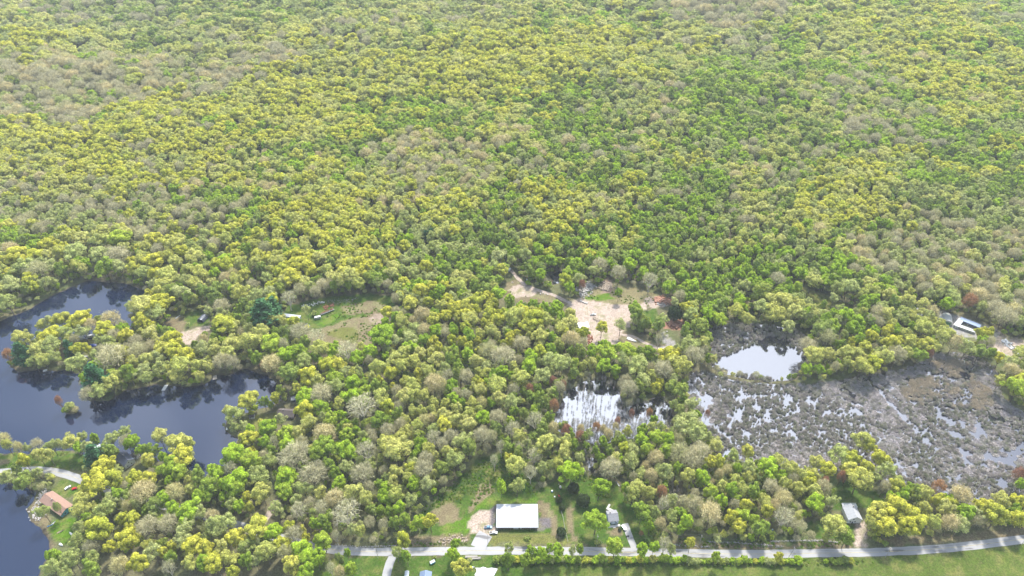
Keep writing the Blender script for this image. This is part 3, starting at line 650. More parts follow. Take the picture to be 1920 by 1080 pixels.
1020,452,14,M 1045,470,14,M 1070,480,10,M 1085,478,9,M 1010,470,12,G 985,478,14,S 1000,495,10,G 1015,505,10,M 1060,530,13,Y 1068,541,10,G 1085,525,12,S 1092,537,6,R 1125,500,14,B 1160,515,14,B 1180,500,14,G 1190,480,12,G 1115,510,12,S 1160,550,7,G 1020,505,8,G 950,590,8,G 975,578,10,G 1000,575,10,G 1020,580,10,G 1035,587,9,G 1240,600,12,S 1265,590,12,D 1288,580,12,Y 1300,578,12,O 935,552,14,G 955,567,12,G 915,560,12,Y 890,540,12,M 905,525,12,M 875,520,12,O 925,500,12,S 935,480,16,S 960,490,10,S 1255,540,14,G 1280,520,14,G 1300,540,14,G 1270,505,14,M 1310,560,12,G 1330,590,14,G 1350,600,14,G 1380,585,16,O 1400,600,12,O
"""
KIND = {'Y': ('yellow_oak', 'bright yellow-green catkin-covered oak', 'oak tree'), 'O': ('pale_oak', 'pale khaki-yellow oak', 'oak tree'), 'G': ('maple_tree', 'lime-green leafy tree', 'maple tree'),
        'M': ('leafy_tree', 'mid-green leafy tree', 'leafy tree'), 'S': ('budding_tree', 'thin sage-green budding tree', 'budding tree'), 'B': ('bare_tree', 'bare grey-brown twiggy tree', 'bare tree'),
        'K': ('tan_budding_tree', 'pinkish-tan budding tree', 'budding tree'), 'R': ('red_budding_tree', 'rusty red budding tree', 'red maple'), 'W': ('white_limbed_tree', 'white-limbed leafless tree', 'bare tree'),
        'P': ('pine_tree', 'dark green pine', 'pine tree'), 'D': ('cedar_shrub', 'dense dark green shrub', 'shrub')}
MARKS = [("long white barn", 970, 970), ("brown-roofed lakeside house", 105, 940), ("slate-roofed white house", 240, 858), ("dark-roofed point house", 540, 770), ("wooded peninsula", 190, 660),
 ("peninsula dirt road", 360, 628), ("arched dark hut", 376, 597), ("white trailer home clearing", 600, 600), ("tan gravel yard", 1150, 590), ("white tin shelter", 1094, 612), ("open white pond", 1430, 670),
 ("grey swamp", 1600, 800), ("flooded white wood", 1140, 770), ("greenhouse sheds", 1790, 605), ("stone-grey house", 1597, 960), ("grey barn-roofed house", 1147, 970), ("lower road junction", 730, 1040),
 ("northern lake cove", 200, 570), ("lower lake corner", 60, 1000), ("yellow woods west", 430, 500), ("middle wood", 820, 680), ("wood above the road", 640, 900), ("oak ridge", 900, 590), ("roadside wood", 1400, 940), ("south-west wood", 330, 1000), ("narrow lake inlet", 390, 870)]
MARKS[19] = ("upper-left oak slope", 430, 500)
PROTO_USED = {}
placed = []
for tok in TREES.split():
    a = tok.split(','); u, v, r, k = float(a[0]), float(a[1]), float(a[2]), a[3]
    if any(math.hypot(u - q[0], v - q[1]) < .38 * (r + q[2]) for q in placed): continue
    placed.append((u, v, r, k))
tree_info = []
for u, v, r, k in placed:
    p = at(u, v, 8.0); rm = r * depth_of(p) / FPX
    s = rm * 1.08 / (7.0 if k not in 'P' else 5.4); hs = .90 + .46 * s
    zc = .8 + (9.5 if k != 'D' else 5.5) * hs
    p = at(u, v, zc)
    tree_info.append([p.x, p.y, s, hs, k, u, v, r, rm])
TI = np.array([[q[0], q[1], q[8]] for q in tree_info])
zg = np.maximum(ground_h(TI[:, 0].copy(), TI[:, 1].copy()), -.6)
lab = []
for q in tree_info:
    u, v = q[5], q[6]
    nm, mu_, mv = min(MARKS, key=lambda m_: (m_[1] - u) ** 2 + ((m_[2] - v) * 1.3) ** 2)
    du, dv = u - mu_, (v - mv) * 1.3
    if math.hypot(du, dv) < 28: w_ = "beside the"
    elif abs(du) > abs(dv): w_ = "right of the" if du > 0 else "left of the"
    else: w_ = "in front of the" if dv > 0 else "behind the"
    lab.append((q[4], 'large' if q[7] >= 18 else 'small' if q[7] <= 11 else 'mid-sized', w_, nm))
ORD = ["", "second ", "third ", "fourth ", "fifth ", "sixth ", "seventh ", "eighth ", "ninth ", "tenth ", "eleventh ", "twelfth ", "thirteenth ", "fourteenth "]
cells = {}
for i, l in enumerate(lab): cells.setdefault(l, []).append(i)
final = {}
for l, ids in cells.items():
    base = KIND[l[0]][1]
    if len(ids) == 1: final[ids[0]] = f"{l[1]} {base} {l[2]} {l[3]}"
    else:
        ids.sort(key=lambda i: tree_info[i][5])
        for n_, i in enumerate(ids):
            pos = "leftmost" if n_ == 0 else "rightmost" if n_ == len(ids) - 1 else ORD[min(n_, 13)].strip()
            final[i] = f"{pos} {'' if n_ in (0, len(ids) - 1) else 'from left '}{l[1]} {base} {l[2]} {l[3]}"
for i, q in enumerate(tree_info):
    k = q[4]; name, desc, cat_ = KIND[k]; vi = (i * 7) % len(PROTO[k])
    key = (k, vi)
    rz = rnd.random() * 6.28
    if key not in PROTO_USED:
        root = thing(name, None, cat_, (0, 0, 0)); c = put('crown', PROTO[k][vi][0], root); tr_ = put('trunk', PROTO[k][vi][1], root)
        PROTO_USED[key] = root
    else:
        src = PROTO_USED[key]; root = src.copy(); COL.objects.link(root)
        for ch in src.children:
            cc = ch.copy(); COL.objects.link(cc); cc.parent = root
    root.location = (q[0], q[1], zg[i]); root.rotation_euler = (rnd.uniform(-.04, .04), rnd.uniform(-.04, .04), rz)
    sx = rnd.uniform(.93, 1.12)
    root.scale = (q[2] * sx, q[2] / sx, q[3])
    root["label"] = final[i]; root["category"] = cat_
    root["group"] = {'oak tree': 'oaks of the wood', 'maple tree': 'lime-green trees of the wood'}.get(cat_, cat_ + 's of the wood')

# ------------------------------------------------------------------ the rest of the wood: one object of stuff
GRID = [
 "GSOS SSBM SMSB SSMO MSSG SSOM MSSO SOSB GSOM YOSG OSGS BBSS SGOY SOGY YOSY YSGB",
 "YOYS SOOS OSSM SOOB OSOY OYSO YOSM SOSY YYOG YYOY YOSO BSBS GOSG GSYO OYGY YOGS",
 "SBBK SBSG SOGS BBSO SOYS YYOO YYOS YOYG OYYS OSYS SOSM GSGS GOSG KGSG YGOY OYYG",
 "BSMO GBBG GYOY YOOG OYYO YYGO YGYG OYOG YOMG MSOS OSKB GMSG BSGO BSOG SKSG GYOG",
 "YOYS OYYB OYYB YOYG YYOG GYOM OGYM YOKB OKMG SMBG KOSG BGSM GOSM OSGB GSBG GYGS",
 "SOBK YOYB BYBO YYOK YYKS YOGS YSOB KBOG YGSB SGMO YSGK OGSK GOGY OOOY GSYM GMSG",
 "YSBB YOBS YGBM BGGM YYOG YYOO OYKB OGSM YSYS GYOB GSGB GMBO GMSO OYOK SOMB MSSB",
 "SSMG OSYO GYSO SOYM YYGO YOYY YOSG MMSS SOYB YOGM GMGS GSOM GGMS YOGK BSSB BMSO",
 "YOSM SGOS YGSO YGOS YYOK YYOM SOGS GYOM YSGM MMGS MMGS MGGS GMGM MGSB BBSK OSBM",
 "SOSY SGOO YOMS SMOS OYMM SMMB MGSY YOGS YYGM GMSB MGBS GGMS OSGM OSMG BKSB BOKS"]
GRID = [g_.split() for g_ in GRID]
def scatter(step, xr, yr, jit=.42):
    xs = np.arange(xr[0], xr[1], step); ys = np.arange(yr[0], yr[1], step * .87)
    X, Y = np.meshgrid(xs, ys); X[::2] += step / 2
    X = X.ravel() + rng.uniform(-jit, jit, X.size) * step; Y = Y.ravel() + rng.uniform(-jit, jit, Y.size) * step
    return X, Y
def keep_view(X, Y, z=10, mu=330, mv0=-55, mv1=1300):
    u, v = project(X, Y, z)
    return (u > -mu) & (u < 1920 + mu) & (v > mv0) & (v < mv1)
KEEP = [(240,862,22),(105,945,38),(152,672,12),(172,679,9),(175,646,8),(376,598,16),(547,592,20),(596,596,14),(612,582,20),(605,566,12),(538,772,24),(552,750,10),(474,781,8),(1147,970,26),(1597,958,30),(1094,612,16),(1181,638,14),(1780,602,24),(1812,610,28),(1808,622,20),(1890,650,22),(958,506,8),(1161,910,6),(1053,915,14),(913,1070,20),(812,1055,8),(796,1077,14),(135,918,12),(98,988,14),(138,1002,8),(115,1018,8),(317,720,8),(405,702,8),(428,804,10),(165,632,14),(118,642,6),(1048,520,12),(1260,608,22),(1240,566,20),(1250,640,16),(445,985,15),(507,955,15),(183,838,8),(360,628,16),(335,632,10),(385,618,10),(962,512,9),(978,530,10),(998,541,10),(1020,548,10),(1040,556,10),(1060,565,10),(1080,575,10),(950,545,14),(975,550,16)]
def blocked(X, Y, gw=2.0, gc=0.0, road=5.5):
    r = in_water(X, Y, gw)
    u_, v_ = project(X, Y, 6.0); u2_, v2_ = project(X, Y, 15.0)
    for a_, b_, c_ in KEEP:
        r |= np.hypot(u_ - a_, (v_ - b_ - 4) * 1.1) < c_ + 4
        r |= np.hypot(u2_ - a_, v2_ - b_ - 3) < c_ + 2
    for c, P in CP_:
        r |= inside(P, X, Y)
        if gc: r |= dist(P, X, Y) < gc
    for k, P in RP.items(): r |= dist(P, X, Y, False) < road
    return r
pts = []      # x, y, z, sx, sz, rot, kind, variant
def add_pts(X, Y, R, K, zlow=0.0, hz=None):
    Z = ground_h(X.copy(), Y.copy())
    for i in range(len(X)):
        s = R[i] / (7.0 if K[i] != 'P' else 5.0)
        h = (.70 + .60 * s + rng.normal() * .09) if hz is None else hz[i]
        pts.append((X[i], Y[i], Z[i], s, h, rng.random() * 6.28, K[i], rng.integers(0, len(PROTO[K[i]]))))
STANDS = [  # stands of one look in the far wood: kinds, share, outline as seen in the photograph
 ('BBSBK', .75, [(-300,175),(130,128),(260,118),(420,118),(540,96),(540,138),(400,172),(330,192),(200,218),(-300,245)]), ('BBBSK', .8, [(1240,-60),(1450,-60),(1450,52),(1330,62),(1240,58)]),
 ('BKBS', .7, [(680,292),(820,250),(880,285),(900,335),(720,352)]), ('BSBKS', .65, [(1590,440),(2250,420),(2250,640),(1700,585)]), ('BSB', .6, [(1500,195),(1620,160),(1710,222),(1560,252)]),
 ('BSB', .65, [(140,405),(330,350),(430,410),(360,440),(190,470)]), ('SSMB', .7, [(-300,-60),(430,-60),(430,32),(-300,42)]), ('BSS', .6, [(560,62),(760,48),(770,92),(600,104)]), ('BSS', .6, [(1430,330),(1560,300),(1580,350),(1460,370)]),
 ('YYYO', .65, [(330,205),(560,152),(800,122),(1000,60),(1150,60),(1110,132),(860,184),(600,224),(380,244)]), ('YYO', .6, [(450,385),(640,350),(710,430),(500,475)]), ('YYO', .5, [(-300,255),(120,245),(300,300),(160,350),(-300,340)]),
 ('YOOY', .6, [(1540,300),(1700,290),(1690,370),(1600,430),(1500,440),(1530,360)]), ('YYOG', .5, [(1640,150),(2250,120),(2250,230),(1760,220)]),
 ('GGM', .65, [(640,202),(800,190),(960,230),(900,262),(690,252)]), ('GGMS', .65, [(1000,190),(1150,210),(1180,300),(1090,330),(980,262)]), ('GGMM', .6, [(880,470),(1050,430),(1300,410),(1380,560),(1100,540)]), ('GGM', .55, [(1270,130),(1450,170),(1500,240),(1330,260)]), ('GGM', .5, [(450,300),(560,270),(580,330),(490,350)])]
def gridkind(X, Y):
    u, v = project(X, Y, 12.0)
    u = u + (fbm(X, Y, 60) - .5) * 130; v = v + (fbm(X + 200, Y, 60) - .5) * 60
    ci = np.clip((u / 120 + rng.uniform(-.4, .4, len(X))).astype(int), 0, 15); ri = np.clip((v / 60 + rng.uniform(-.35, .35, len(X))).astype(int), 0, 9)
    # neighbours of one stand tend to be of one kind
    q = (vnoise(X, Y, 34) * 2.0 + rng.random(len(X)) * .6) * 4 / 2.0
    out = [GRID[ri[i]][ci[i]][int(q[i]) % 4] for i in range(len(X))]
    out = [({'B': 'S', 'K': 'O'}[k] if k in 'BK' and rng.random() < .5 else k) for k in out]
    for mix, amt, pg in STANDS:
        m_ = inside(np.array(pg, float), u, v) & (rng.random(len(X)) < amt)
        for i in np.nonzero(m_)[0]: out[i] = mix[rng.integers(0, len(mix))]
    return out
_b = [(430, 860, 10.6), (860, 1040, 12.6), (1040, 1270, 15.4), (1270, 1580, 18.8), (1580, 2300, 23.0)]
_p = [scatter(s_, (-2100, 2100), (a_, b_)) for a_, b_, s_ in _b]
X = np.concatenate([p_[0] for p_ in _p]); Y = np.concatenate([p_[1] for p_ in _p])
u, v = project(X, Y, 10)
far = keep_view(X, Y) & (v < 600)
X, Y = X[far], Y[far]
b_ = np.zeros(len(X), bool); nr_ = Y < 1000
b_[nr_] = blocked(X[nr_], Y[nr_], 3.0)
X, Y = X[~b_], Y[~b_]
R = (5.0 + 4.0 * rng.random(len(X)) ** 1.2 + 2.4 * (vnoise(X, Y, 75) - .35)) * np.clip(Y / 780.0, 1, 2.1)
dmin = np.full(len(X), 1e9); nr_ = Y < 960
for a in TI:
    dmin[nr_] = np.minimum(dmin[nr_], np.hypot(X[nr_] - a[0], Y[nr_] - a[1]) - .78 * a[2])
ok = dmin > R * .62
X, Y, R = X[ok], Y[ok], R[ok]
K = gridkind(X, Y)
R = np.array([r_ * {'Y': 1.1, 'O': 1.02, 'G': .9, 'M': .9, 'S': .9, 'B': .92, 'K': .95}.get(k_, 1) for r_, k_ in zip(R, K)])
add_pts(X, Y, R, K)
for (uu, vv, n_) in [(1645,68,10),(1625,70,4),(1770,112,6),(1795,118,6),(1600,50,2),(1830,90,3),(970,38,3),(785,20,3),(725,15,2),(820,432,5),(812,442,4),(1800,105,4)]:
    for j in range(n_):
        p = at(uu + rnd.uniform(-16, 16), vv + rnd.uniform(-5, 5), 14); add_pts(np.array([p.x]), np.array([p.y]), np.array([rnd.uniform(3.6, 5)]), ['P'], hz=[1.15])
# lower growth that fills the gaps
X, Y = scatter(6.6, (-800, 800), (230, 1150))
m_ = keep_view(X, Y); X, Y = X[m_], Y[m_]
b_ = blocked(X, Y, .5, 0, 5.0); X, Y = X[~b_], Y[~b_]
u, v = project(X, Y, 4)
road_side = v > 1041
X, Y, u, v = X[~road_side], Y[~road_side], u[~road_side], v[~road_side]
R = rng.uniform(1.6, 3.6, len(X))
K = []
for i in range(len(X)):
    if v[i] < 560: K.append('MSGBMS'[rng.integers(0, 6)])
    else:
        d2 = (TI[:, 0] - X[i]) ** 2 + (TI[:, 1] - Y[i]) ** 2; k_ = tree_info[int(np.argmin(d2))][4]
        K.append(('MSGBMSO' + k_ + k_)[rng.integers(0, 9)] if k_ not in 'PDRW' else 'MSB'[rng.integers(0, 3)])
add_pts(X, Y, R, K, hz=rng.uniform(.3, .62, len(X)))
# canopy where the near wood has no tree read from the photograph
X, Y = scatter(8.5, (-800, 800), (230, 800))
u, v = project(X, Y, 10)
m_ = keep_view(X, Y) & (v >= 590) & (v < 1041); X, Y = X[m_], Y[m_]
b_ = blocked(X, Y, 2.5, 2.0, 7.0); X, Y = X[~b_], Y[~b_]
R = rng.uniform(3.6, 6.0, len(X)); dmin = np.full(len(X), 1e9)
for a in TI: dmin = np.minimum(dmin, np.hypot(X - a[0], Y - a[1]) - a[2] * .8)
ok = dmin > R * .55; X, Y, R = X[ok], Y[ok], R[ok]
K = []
for i in range(len(X)):
    k_ = tree_info[int(np.argmin((TI[:, 0] - X[i]) ** 2 + (TI[:, 1] - Y[i]) ** 2))][4]
    K.append(('SMBOG' + (k_ * 4 if k_ in 'YOGMSBK' else 'MSMS'))[rng.integers(0, 9)])
add_pts(X, Y, R, K)

def gn_scatter(name, P, protos, kind='stuff'):
    """one object whose geometry nodes set the given meshes on its points"""
    P = list(P)
    me = bpy.data.meshes.new(name)
    me.vertices.add(len(P)); me.vertices.foreach_set("co", np.array([[p[0], p[1], p[2]] for p in P], np.float32).ravel())
    a = me.attributes.new("sc", 'FLOAT_VECTOR', 'POINT'); a.data.foreach_set("vector", np.array([[p[3], p[3], p[4]] for p in P], np.float32).ravel())
    a = me.attributes.new("rt", 'FLOAT_VECTOR', 'POINT'); a.data.foreach_set("vector", np.array([[0, 0, p[5]] for p in P], np.float32).ravel())
    keys = sorted({(p[6], int(p[7])) for p in P})
    a = me.attributes.new("pk", 'INT', 'POINT'); a.data.foreach_set("value", np.array([keys.index((p[6], int(p[7]))) for p in P], np.int32))
    o = put(name, me)
    ng = bpy.data.node_groups.new(name, 'GeometryNodeTree')
    ng.interface.new_socket("Geometry", in_out='INPUT', socket_type='NodeSocketGeometry'); ng.interface.new_socket("Geometry", in_out='OUTPUT', socket_type='NodeSocketGeometry')
    gi = ng.nodes.new("NodeGroupInput"); go = ng.nodes.new("NodeGroupOutput"); jn = ng.nodes.new("GeometryNodeJoinGeometry")
    def attr(nm, dt):
        n = ng.nodes.new("GeometryNodeInputNamedAttribute"); n.data_type = dt; n.inputs["Name"].default_value = nm
        return [s_ for s_ in n.outputs if s_.enabled and s_.name == "Attribute"][0]
    sc = attr("sc", 'FLOAT_VECTOR'); rt = attr("rt", 'FLOAT_VECTOR'); pk = attr("pk", 'INT')
    e2r = ng.nodes.new("FunctionNodeEulerToRotation"); ng.links.new(rt, e2r.inputs[0])
    for i, ky in enumerate(keys):
        po = bpy.data.objects.new("source_" + ky[0] + str(ky[1]), protos[ky[0]][ky[1]])
        oi = ng.nodes.new("GeometryNodeObjectInfo"); oi.inputs["Object"].default_value = po; oi.inputs["As Instance"].default_value = False
        cp = ng.nodes.new("FunctionNodeCompare"); cp.data_type = 'INT'; cp.operation = 'EQUAL'
        ii = [s_ for s_ in cp.inputs if s_.type == 'INT']; ng.links.new(pk, ii[0]); ii[1].default_value = i
        io = ng.nodes.new("GeometryNodeInstanceOnPoints")
        ng.links.new(gi.outputs[0], io.inputs["Points"]); ng.links.new(cp.outputs[0], io.inputs["Selection"]); ng.links.new(oi.outputs["Geometry"], io.inputs["Instance"])
        ng.links.new(e2r.outputs[0], io.inputs["Rotation"]); ng.links.new(sc, io.inputs["Scale"]); ng.links.new(io.outputs[0], jn.inputs[0])
    ng.links.new(jn.outputs[0], go.inputs[0])
    md = o.modifiers.new("scatter", 'NODES'); md.node_group = ng
    if kind: o["kind"] = kind
    return o
WPROTO = {k: [c[2] for c in v] for k, v in PROTO.items()}
gn_scatter('woodland', pts, WPROTO)
print("trees placed", len(tree_info), "woodland points", len(pts))
from collections import Counter
print(Counter(q[4] for q in tree_info))

# ------------------------------------------------------------------ swamp growth
def tuft(n, h, spread, w, lean=.35):
    a = rng.random(n) * 6.28; rr = np.sqrt(rng.random(n)) * spread
    base = np.stack([np.cos(a) * rr, np.sin(a) * rr, np.full(n, 0.0)], 1)
    ax = np.stack([rng.normal(size=n) * lean, rng.normal(size=n) * lean, np.ones(n)], 1)
    L = h * (.5 + .6 * rng.random(n))
    C = base + ax * L[:, None] * .5
    return leaf_quads(C, rng.normal(size=(n, 3)), w, L / w, ax) if False else leaf_quads(C, rng.normal(size=(n, 3)), np.full(n, w), (h * .9) / w, ax)
M['swamp_twig'] = leaf_mat('swamp_twigs', [(.40, .36, .33), (.48, .43, .39), (.32, .33, .22), (.44, .40, .35), (.28, .30, .18)], trans=.1)
M['reed'] = leaf_mat('reed_blades', [(.58, .50, .38), (.50, .44, .33), (.62, .53, .40)], trans=.15)
M['lily'] = leaf_mat('lily_pads', [(.30, .33, .14), (.34, .34, .17), (.22, .26, .10)], trans=.0)
SW = {}
def shrub_mesh():
    n = 420; nn = unit(n); nn[:, 2] = abs(nn[:, 2])
    e_ = rng.uniform(.6, 1.5); C = nn * np.array([1.4 * e_, 1.4 / e_, 2.3]) * (.2 + .8 * rng.random((n, 1))) + rng.normal(size=(n, 3)) * .25; C[:, 2] = abs(C[:, 2]) + .1
    return leaf_quads(C, rng.normal(size=(n, 3)), .10, 9.0, nn + rng.normal(size=(n, 3)) * .5 + np.array([0, 0, .5]))
SW['s'] = [mesh_from('swamp_shrub', *shrub_mesh(), [M['swamp_twig']]) for _ in range(5)]
def mat_mesh():
    n = 520; a = rng.random(n) * 6.28; rr = np.sqrt(rng.random(n)) * 3.4
    C = np.stack([np.cos(a) * rr, np.sin(a) * rr * .7, .1 + .9 * rng.random(n) ** 2], 1)
    ax = np.stack([rng.normal(size=n) * .8, rng.normal(size=n) * .8, .25 + .6 * rng.random(n)], 1)
    return leaf_quads(C, rng.normal(size=(n, 3)) + np.array([0, 0, .8]), .12, 10.0, ax)
M['swamp_mat'] = leaf_mat('swamp_dead_stems', [(.60, .55, .53), (.46, .42, .42), (.38, .37, .31), (.66, .60, .56)], trans=.1)
SW['m'] = [mesh_from('swamp_mat', *mat_mesh(), [M['swamp_mat']]) for _ in range(3)]
SW['r'] = [mesh_from('reed_tuft', *tuft(260, 2.6, 1.6, .08, .18), [M['reed']]) for _ in range(2)]
def sapling():
    parts = [tube((0, 0, -1), (0, 0, 9), .10, .03, 4)]
    n = 160; z = 3 + 6 * rng.random(n); nn = unit(n); nn[:, 2] = abs(nn[:, 2])
    C = np.stack([nn[:, 0] * .9, nn[:, 1] * .9, z], 1)
    parts.append(leaf_quads(C, rng.normal(size=(n, 3)), .09, 9.0, nn + np.array([0, 0, .6])))
    return cat(parts)
SW['t'] = [mesh_from('sapling', *sapling(), [M['swamp_twig']]) for _ in range(2)]
n = 26; a = rng.random(n) * 6.28; rr = np.sqrt(rng.random(n)) * 3.2
M['weed'] = leaf_mat('weed_leaves', [(.13, .27, .02), (.20, .33, .03), (.26, .30, .07), (.11, .21, .02)], trans=.35)
def weed():
    n = 150; nn = unit(n); nn[:, 2] = abs(nn[:, 2])
    C = nn * np.array([1.5, 1.5, .9]) * (.4 + .6 * rng.random((n, 1)))
    return leaf_quads(C, nn + rng.normal(size=(n, 3)) * .5, .32)
SW['w'] = [mesh_from('weed', *weed(), [M['weed']]) for _ in range(3)]
SW['l'] = [mesh_from('pads', *leaf_quads(np.stack([np.cos(a) * rr, np.sin(a) * rr, .02 + .02 * rng.random(n)], 1), np.tile([0, 0, 1.0], (n, 1)), .42), [M['lily']])]
def swpts(X, Y, s0, s1, key, hz=1.0):
    out = []
    for i in range(len(X)):
        s = rnd.uniform(s0, s1); out.append((X[i], Y[i], -.05, s, s * hz * rnd.uniform(.7, 1.3), rnd.random() * 6.28, key, rnd.randrange(len(SW[key]))))
    return out
P = WP['swamp_water']
X, Y = scatter(2.1, (P[:, 0].min() - 5, P[:, 0].max() + 5), (P[:, 1].min() - 5, P[:, 1].max() + 5))
u, v = project(X, Y, 0)
chan = np.zeros(len(X), bool)
CH = [([(1345,725),(1400,742),(1470,738),(1500,770)], 3.0), ([(1500,770),(1440,790),(1410,800)], 2.2), ([(1620,700),(1660,745),(1700,790),(1740,830)], 3.2), ([(1555,772),(1580,778)], 5), ([(1600,758),(1650,772)], 2.6), ([(1780,812),(1800,818)], 4.5), ([(1850,865),(1880,862),(1925,845)], 7), ([(1745,700),(1780,712),(1820,705)], 3.5), ([(1450,808),(1480,815)], 5), ([(1380,748),(1430,742)], 4), ([(1760,790),(1765,770)], 2.5), ([(1300,720),(1320,760)], 3)]
for c_, w_ in CH: chan |= dist(wpoly(c_), X, Y, False) < w_ * (.05 + 1.3 * vnoise(X, Y, 6))
dens = fbm(X, Y, 13); left = np.clip((1560 - u) / 260, 0, 1)
keep = inside(P, X, Y) & (~chan | (rng.random(len(X)) < .12)) & (.5 * dens + .5 * fbm(X, Y * .6, 4.2) > .375 + .07 * left) & (rng.random(len(X)) < .9) & (u < 2150)
rp = [wpoly([(1745,690),(1770,675),(1820,680),(1835,700),(1810,712),(1760,705)]), wpoly([(1770,730),(1830,712),(1865,740),(1865,760),(1830,770),(1790,760)]), wpoly([(1690,735),(1720,705),(1770,715),(1760,750),(1710,760)])]
isr = np.zeros(len(X), bool)
for q_ in rp: isr |= inside(q_, X + (vnoise(X, Y, 7) - .5) * 10, Y + (vnoise(X + 9, Y, 7) - .5) * 10)
keep2 = keep & isr; keep1 = keep & ~isr
qq = .55 * vnoise(X, Y, 8) + .75 * vnoise(X + 9, Y, 30) + rng.random(len(X)) * .5
ks = keep1 & (qq > .82); km = keep1 & (qq <= .82) & (rng.random(len(X)) < .62); ks |= keep1 & ~km & (rng.random(len(X)) < .35)
sp_ = swpts(X[ks], Y[ks], .35, 1.2, 's') + swpts(X[km], Y[km], .5, 1.1, 'm')
idx_ = np.nonzero(keep1 & (u < 1480))[0]; idx_ = idx_[rng.random(len(idx_)) < .16]
sp_ += swpts(X[idx_], Y[idx_], .5, .9, 't')
mix_ = keep2 & (rng.random(len(X)) < .6); sp_ += swpts(X[mix_], Y[mix_], .4, 1.0, 's') 
P = WP['pond']; X, Y = scatter(2.6, (P[:, 0].min(), P[:, 0].max()), (P[:, 1].min(), P[:, 1].max())); u, v = project(X, Y, 0)
open_ = inside(wpoly([(1345,672),(1375,662),(1400,652),(1425,643),(1438,630),(1462,638),(1490,655),(1500,672),(1495,695),(1480,714),(1430,708),(1380,700),(1350,690)]), X + (vnoise(X, Y, 5) - .5) * 5, Y)
k_ = inside(P, X, Y) & ~open_ & (fbm(X, Y, 9) > .36)
sp_ += swpts(X[k_], Y[k_], .6, 1.3, 's')
gn_scatter('swamp_undergrowth', sp_, SW)
X, Y = X, Y
P = WP['swamp_water']; X, Y = scatter(1.9, (P[:, 0].min() - 5, P[:, 0].max() + 5), (P[:, 1].min() - 5, P[:, 1].max() + 5))
isr = np.zeros(len(X), bool)
for q_ in rp: isr |= inside(q_, X + (vnoise(X, Y, 7) - .5) * 10, Y + (vnoise(X + 9, Y, 7) - .5) * 10)
isr &= inside(P, X, Y) & (rng.random(len(X)) < -.15 + 1.2 * vnoise(X, Y, 9))
gn_scatter('reeds', swpts(X[isr], Y[isr], .6, 1.0, 'r'), SW)
P = WP['flooded_wood_water']; X, Y = scatter(3.4, (P[:, 0].min(), P[:, 0].max()), (P[:, 1].min(), P[:, 1].max())); u, v = project(X, Y, 0)
k_ = inside(P, X, Y) & ((v > 795) | (rng.random(len(X)) < .16 + .5 * (vnoise(X, Y, 14) > .6)))
fp = swpts(X[k_], Y[k_], .6, 1.1, 't')
bank = wpoly([(1040,800),(1260,790),(1262,830),(1210,850),(1130,870),(1050,850)])
X, Y = scatter(3.6, (bank[:, 0].min(), bank[:, 0].max()), (bank[:, 1].min(), bank[:, 1].max())); k_ = inside(bank, X, Y) & (rng.random(len(X)) < .6)
fp += swpts(X[k_], Y[k_], .7, 1.2, 't')
for nm_ in ('wood_pool', 'roadside_pool'):
    P = WP[nm_]; X, Y = scatter(2.8, (P[:, 0].min() - 4, P[:, 0].max() + 4), (P[:, 1].min() - 4, P[:, 1].max() + 4)); k_ = rng.random(len(X)) < .55
    fp += swpts(X[k_], Y[k_], .5, 1.0, 't')
gn_scatter('flooded_saplings', fp, SW)
X, Y = scatter(4.0, (-560, -250), (480, 700)); u, v = project(X, Y, 0)
k_ = inside(WP['lake'], X, Y) & (((dist(WP['lake'], X, Y) < 16) & (v < 615) & (u < 260) & (rng.random(len(X)) < .55)) | ((abs(v - 585 - (u - 200) * -.10) < 14) & (u > 130) & (u < 240) & (rng.random(len(X)) < .16)))
wz = [wpoly([(778,985),(790,955),(850,905),(900,868),(940,850),(962,880),(1000,905),(1010,935),(930,925),(885,950),(840,940),(810,960),(800,1000)]), wpoly([(640,1020),(900,1016),(880,1022),(740,1027),(640,1026)]), wpoly([(1085,895),(1130,890),(1170,900),(1240,965),(1236,1018),(1205,1020),(1190,960),(1120,930)]),
      wpoly([(1240,1010),(1600,1014),(1600,1026),(1240,1028)]), wpoly([(930,1048),(1600,1050),(1640,1056),(1600,1062),(930,1064)]), wpoly([(560,600),(590,625),(700,645),(730,600),(745,570),(640,556),(540,580)]), wpoly([(1085,545),(1230,548),(1225,572),(1095,566)]), wpoly([(940,545),(1060,570),(1050,590),(940,580)]), wpoly([(1470,540),(1540,545),(1600,580),(1590,602),(1520,600)]), wpoly([(0,848),(60,842),(165,850),(172,885),(0,880)])]
WXs, WYs = [], []
for wi, q_ in enumerate(wz):
    X2, Y2 = scatter(2.6 if wi < 5 else 3.6, (q_[:, 0].min(), q_[:, 0].max()), (q_[:, 1].min(), q_[:, 1].max()))
    k2 = inside(q_, X2, Y2) & (fbm(X2, Y2, 9) > (.42 if wi < 5 else .54)) & ~in_water(X2, Y2, 1.0)
    for nm_, P_ in RP.items(): k2 &= dist(P_, X2, Y2, False) > 4.6
    WXs.append(X2[k2]); WYs.append(Y2[k2])
X2 = np.concatenate(WXs); Y2 = np.concatenate(WYs); Z2 = ground_h(X2.copy(), Y2.copy())
gn_scatter('weeds', [(X2[i], Y2[i], Z2[i], rnd.uniform(.4, 1.1), rnd.uniform(.4, 1.2), rnd.random() * 6.28, 'w', rnd.randrange(3)) for i in range(len(X2))], SW)
gn_scatter('lily_pads', swpts(X[k_], Y[k_], .6, 1.1, 'l'), SW)
